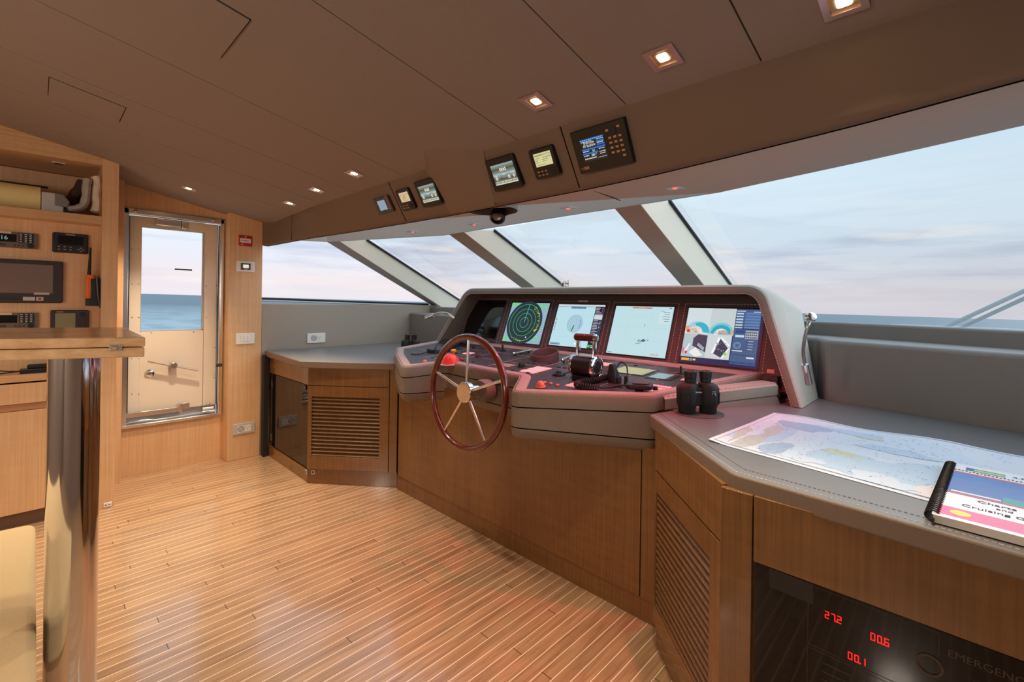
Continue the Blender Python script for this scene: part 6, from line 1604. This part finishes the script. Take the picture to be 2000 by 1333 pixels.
# --- things on the open shelf
ZSH = 1.852
yr = 4.00
p0 = atY(-60, 378, yr); p1 = atY(80, 388, yr)
rl = thing('paper_roll', 'thick pale yellow roll at the left of the open shelf', 'roll', (p1.x - .15, yr, ZSH))
f_ = Fr((0, yr, ZSH + .076), (0, 1, 0), (0, 0, 1), (1, 0, 0)); xe = p1.x
m = MB(); m.lathe(f_, [(.0, -.6 + xe), (.075, -.6 + xe), (.075, xe - .003), (.070, xe), (.02, xe), (.0, xe - .02)], 40, cap=False); m.build('roll', mat('pale_yellow_paper', rgb(228, 208, 142), .7), rl)
st_ = MB().tube([V((xe - .6, 4.02, ZSH + .157)), V((xe + .03, 4.02, ZSH + .1575))], .007, 10).build('black_rod', BLACK); tag(st_, 'thin black rod lying on top of the yellow roll', 'rod')
bx = thing('white_device', 'white and grey boxy gadget on the open shelf beside the yellow roll', 'gadget', (atY(108, 395, 3.98).x, 3.98, ZSH))
g0, g1, g2 = atY(81, 400, 3.96).x, atY(124, 400, 3.96).x, atY(136, 400, 3.96).x
m = MB(); m.box(WORLD, g0, g1, 3.92, 4.04, ZSH, ZSH + .115); m.build('body', LTGREY, bx, bevel=.006)
m = MB(); m.loft([[V((x, 3.915, z)) for x, z in ((g0 + .055, ZSH + .04), (g2 - .01, ZSH + .035), (g2, ZSH + .07), (g1 - .002, ZSH + .112), (g0 + .055, ZSH + .112))], [V((x, 4.03, z)) for x, z in ((g0 + .055, ZSH + .04), (g2 - .01, ZSH + .035), (g2, ZSH + .07), (g1 - .002, ZSH + .112), (g0 + .055, ZSH + .112))]], 0, caps=True, sm=False); m.build('grey_cover', GREY, bx, bevel=.004)
m = MB(); m.box(WORLD, g1 - .002, g2 + .012, 3.93, 4.0, ZSH + .0, ZSH + .03); m.build('plug', BLACK, bx, bevel=.003)
def drape(name, label, cat, pts, r, m_, flat=.6):
    P = smoothp(pts, 6); t = thing(name, label, cat, (sum(p.x for p in P) / len(P), P[0].y, ZSH)); b = MB(); L_ = []
    for i, p in enumerate(P):
        tt = (P[min(i + 1, len(P) - 1)] - P[max(i - 1, 0)]).normalized(); s_ = tt.cross(V((0, 1, 0))).normalized(); k = 1 + .05 * math.sin(i * .9)
        e_ = .55 if i in (0, len(P) - 1) else 1
        L_.append([p + s_ * r * k * e_ * flat * math.cos(a) + V((0, 1, 0)) * r * 1.5 * k * e_ * math.sin(a) for a in [2 * math.pi * j / 14 for j in range(14)]])
    b.loft(L_, 0, caps=True); b.build('fabric', m_, t); return t
def sp_(px): return atY(px[0], px[1], 3.97)
drape('folded_grey_collar', 'curved grey padded collar on the open shelf beside the white cloth', 'collar', [sp_((131, 409)), sp_((148, 408)), sp_((162, 402)), sp_((168, 386)), sp_((169, 366)), sp_((171, 350))], .037, mat('grey_fabric', rgb(176, 168, 162), .9, bump=.4, bscale=300))
drape('rolled_white_cloth', 'rolled white cloth standing at the right end of the open shelf', 'cloth', [sp_((187, 416)), sp_((190, 400)), sp_((188, 380)), sp_((191, 362)), sp_((188, 345))], .034, mat('off_white_cloth', rgb(214, 196, 176), .9, bump=.4, bscale=300), .8)
drape('dark_bag', 'dark crumpled bag behind the grey collar on the open shelf', 'bag', [atY(140, 400, 4.15), atY(148, 385, 4.15), atY(158, 372, 4.15), atY(168, 356, 4.15)], .045, mat('dark_brown_cloth', rgb(70, 48, 34), .9, bump=.4, bscale=300), .9)
# --- black charger with leads on the cabinet counter, seen below the table
q0, q1 = atZ(40, 722, .886), atZ(97, 716, .886)
cg = thing('black_charger', 'black charger box with leads on the oak counter under the table', 'charger', (q0.x + .06, 3.95, .886))
m = MB(); m.box(WORLD, q0.x, q1.x + .05, 3.925, 3.99, .886, .912); m.build('case', BLACK, cg, bevel=.004)
m = MB(); m.box(WORLD, q0.x + .03, q1.x + .04, 3.94, 3.985, .912, .935); m.build('top_unit', BLACKM, cg, bevel=.006)
m = MB(); m.tube(smoothp([V((q0.x, 3.95, .90)), V((q0.x - .05, 3.94, .906)), V((q0.x - .12, 3.95, .915)), V((q0.x - .3, 3.96, .905))], 6), .0035, 8); m.tube(smoothp([V((q0.x, 3.96, .90)), V((q0.x - .06, 3.97, .893)), V((q0.x - .14, 3.94, .892)), V((q0.x - .3, 3.95, .90))], 6), .0035, 8); m.build('lead', BLACKM, cg)

# ------------------------------------------------------------------ folding table on a chrome column
tb_ = thing('folding_table', 'folding oak table on a polished chrome column at the left', 'table', (.075, 1.66, 0))
fa0, fb0 = V((.187, 1.408, 0)), V((.199, 1.89, 0)); dd = V((-.93, .40, 0)).normalized(); Lb = .8
TP = [(fa0.x, fa0.y), (fb0.x, fb0.y), (fb0.x + dd.x * Lb, fb0.y + dd.y * Lb), (fa0.x + dd.x * Lb, fa0.y + dd.y * Lb)]
m = MB(); m.prism(WORLD, TP, 1.229, 1.252); m.build('upper_leaf', W_TABLE, tb_, bevel=.0025)
m = MB(); m.prism(WORLD, inset(TP if area2(TP) > 0 else TP[::-1], .001), 1.204, 1.2275); m.build('lower_leaf', W_TABLE, tb_, bevel=.0025)
hp0, hp1 = atZ(216, 679, 1.228), atZ(248, 677, 1.228)
ed_n = V((-dd.y, dd.x, 0)); ed_n = ed_n if ed_n.dot(FWD) < 0 else -ed_n
hf = Fr(V((hp0.x, hp0.y, 1.228)), -dd, (0, 0, 1), ed_n)
k_ = (fa0 - hf.o).dot(ed_n); hf = hf.at(0, 0, k_); hw = (hp1 - hp0).dot(-dd)
m = MB(); m.box(hf, 0, hw, -.0075, .0075, 0, .0022); m.tube([hf.p(hw * .32, 0, .003), hf.p(hw * .66, 0, .003)], .0055, 10)
for a in (.12, .85):
    for b_ in (-.0045, .0045): dome(m, hf.at(hw * a, b_, .002), .0022)
m.build('hinge', BRASS, tb_, bevel=.0006)
cc = atD(146, 720, 1.235); m = MB()
m.lathe(Fr((cc.x, cc.y, 0), (1, 0, 0), (0, 1, 0)), [(.068, 0), (.068, .012), (.053, .016), (.053, 1.196), (.08, 1.198), (.08, 1.204)], 64); m.build('column', CHROME, tb_)

# ------------------------------------------------------------------ upholstered bench at the lower left
bn = thing('bench', 'sand coloured upholstered bench seat at the lower left', 'bench', (-.4, 1.9, 0))
XE = .012
m = MB(); m.prism(WORLD, fillet([(-1.2, 1.0), (XE, 1.0), (XE, 2.47), (-1.2, 2.60)], [0, .04, .04, 0], 5), .38, .50); m.build('seat_cushion', UPHOL, bn, bevel=.018, seg=4)
m = MB(); m.prism(WORLD, [(-1.2, 1.03), (XE - .03, 1.03), (XE - .03, 2.43), (-1.2, 2.55)], 0, .38); m.build('bench_base', W_LIGHT, bn)
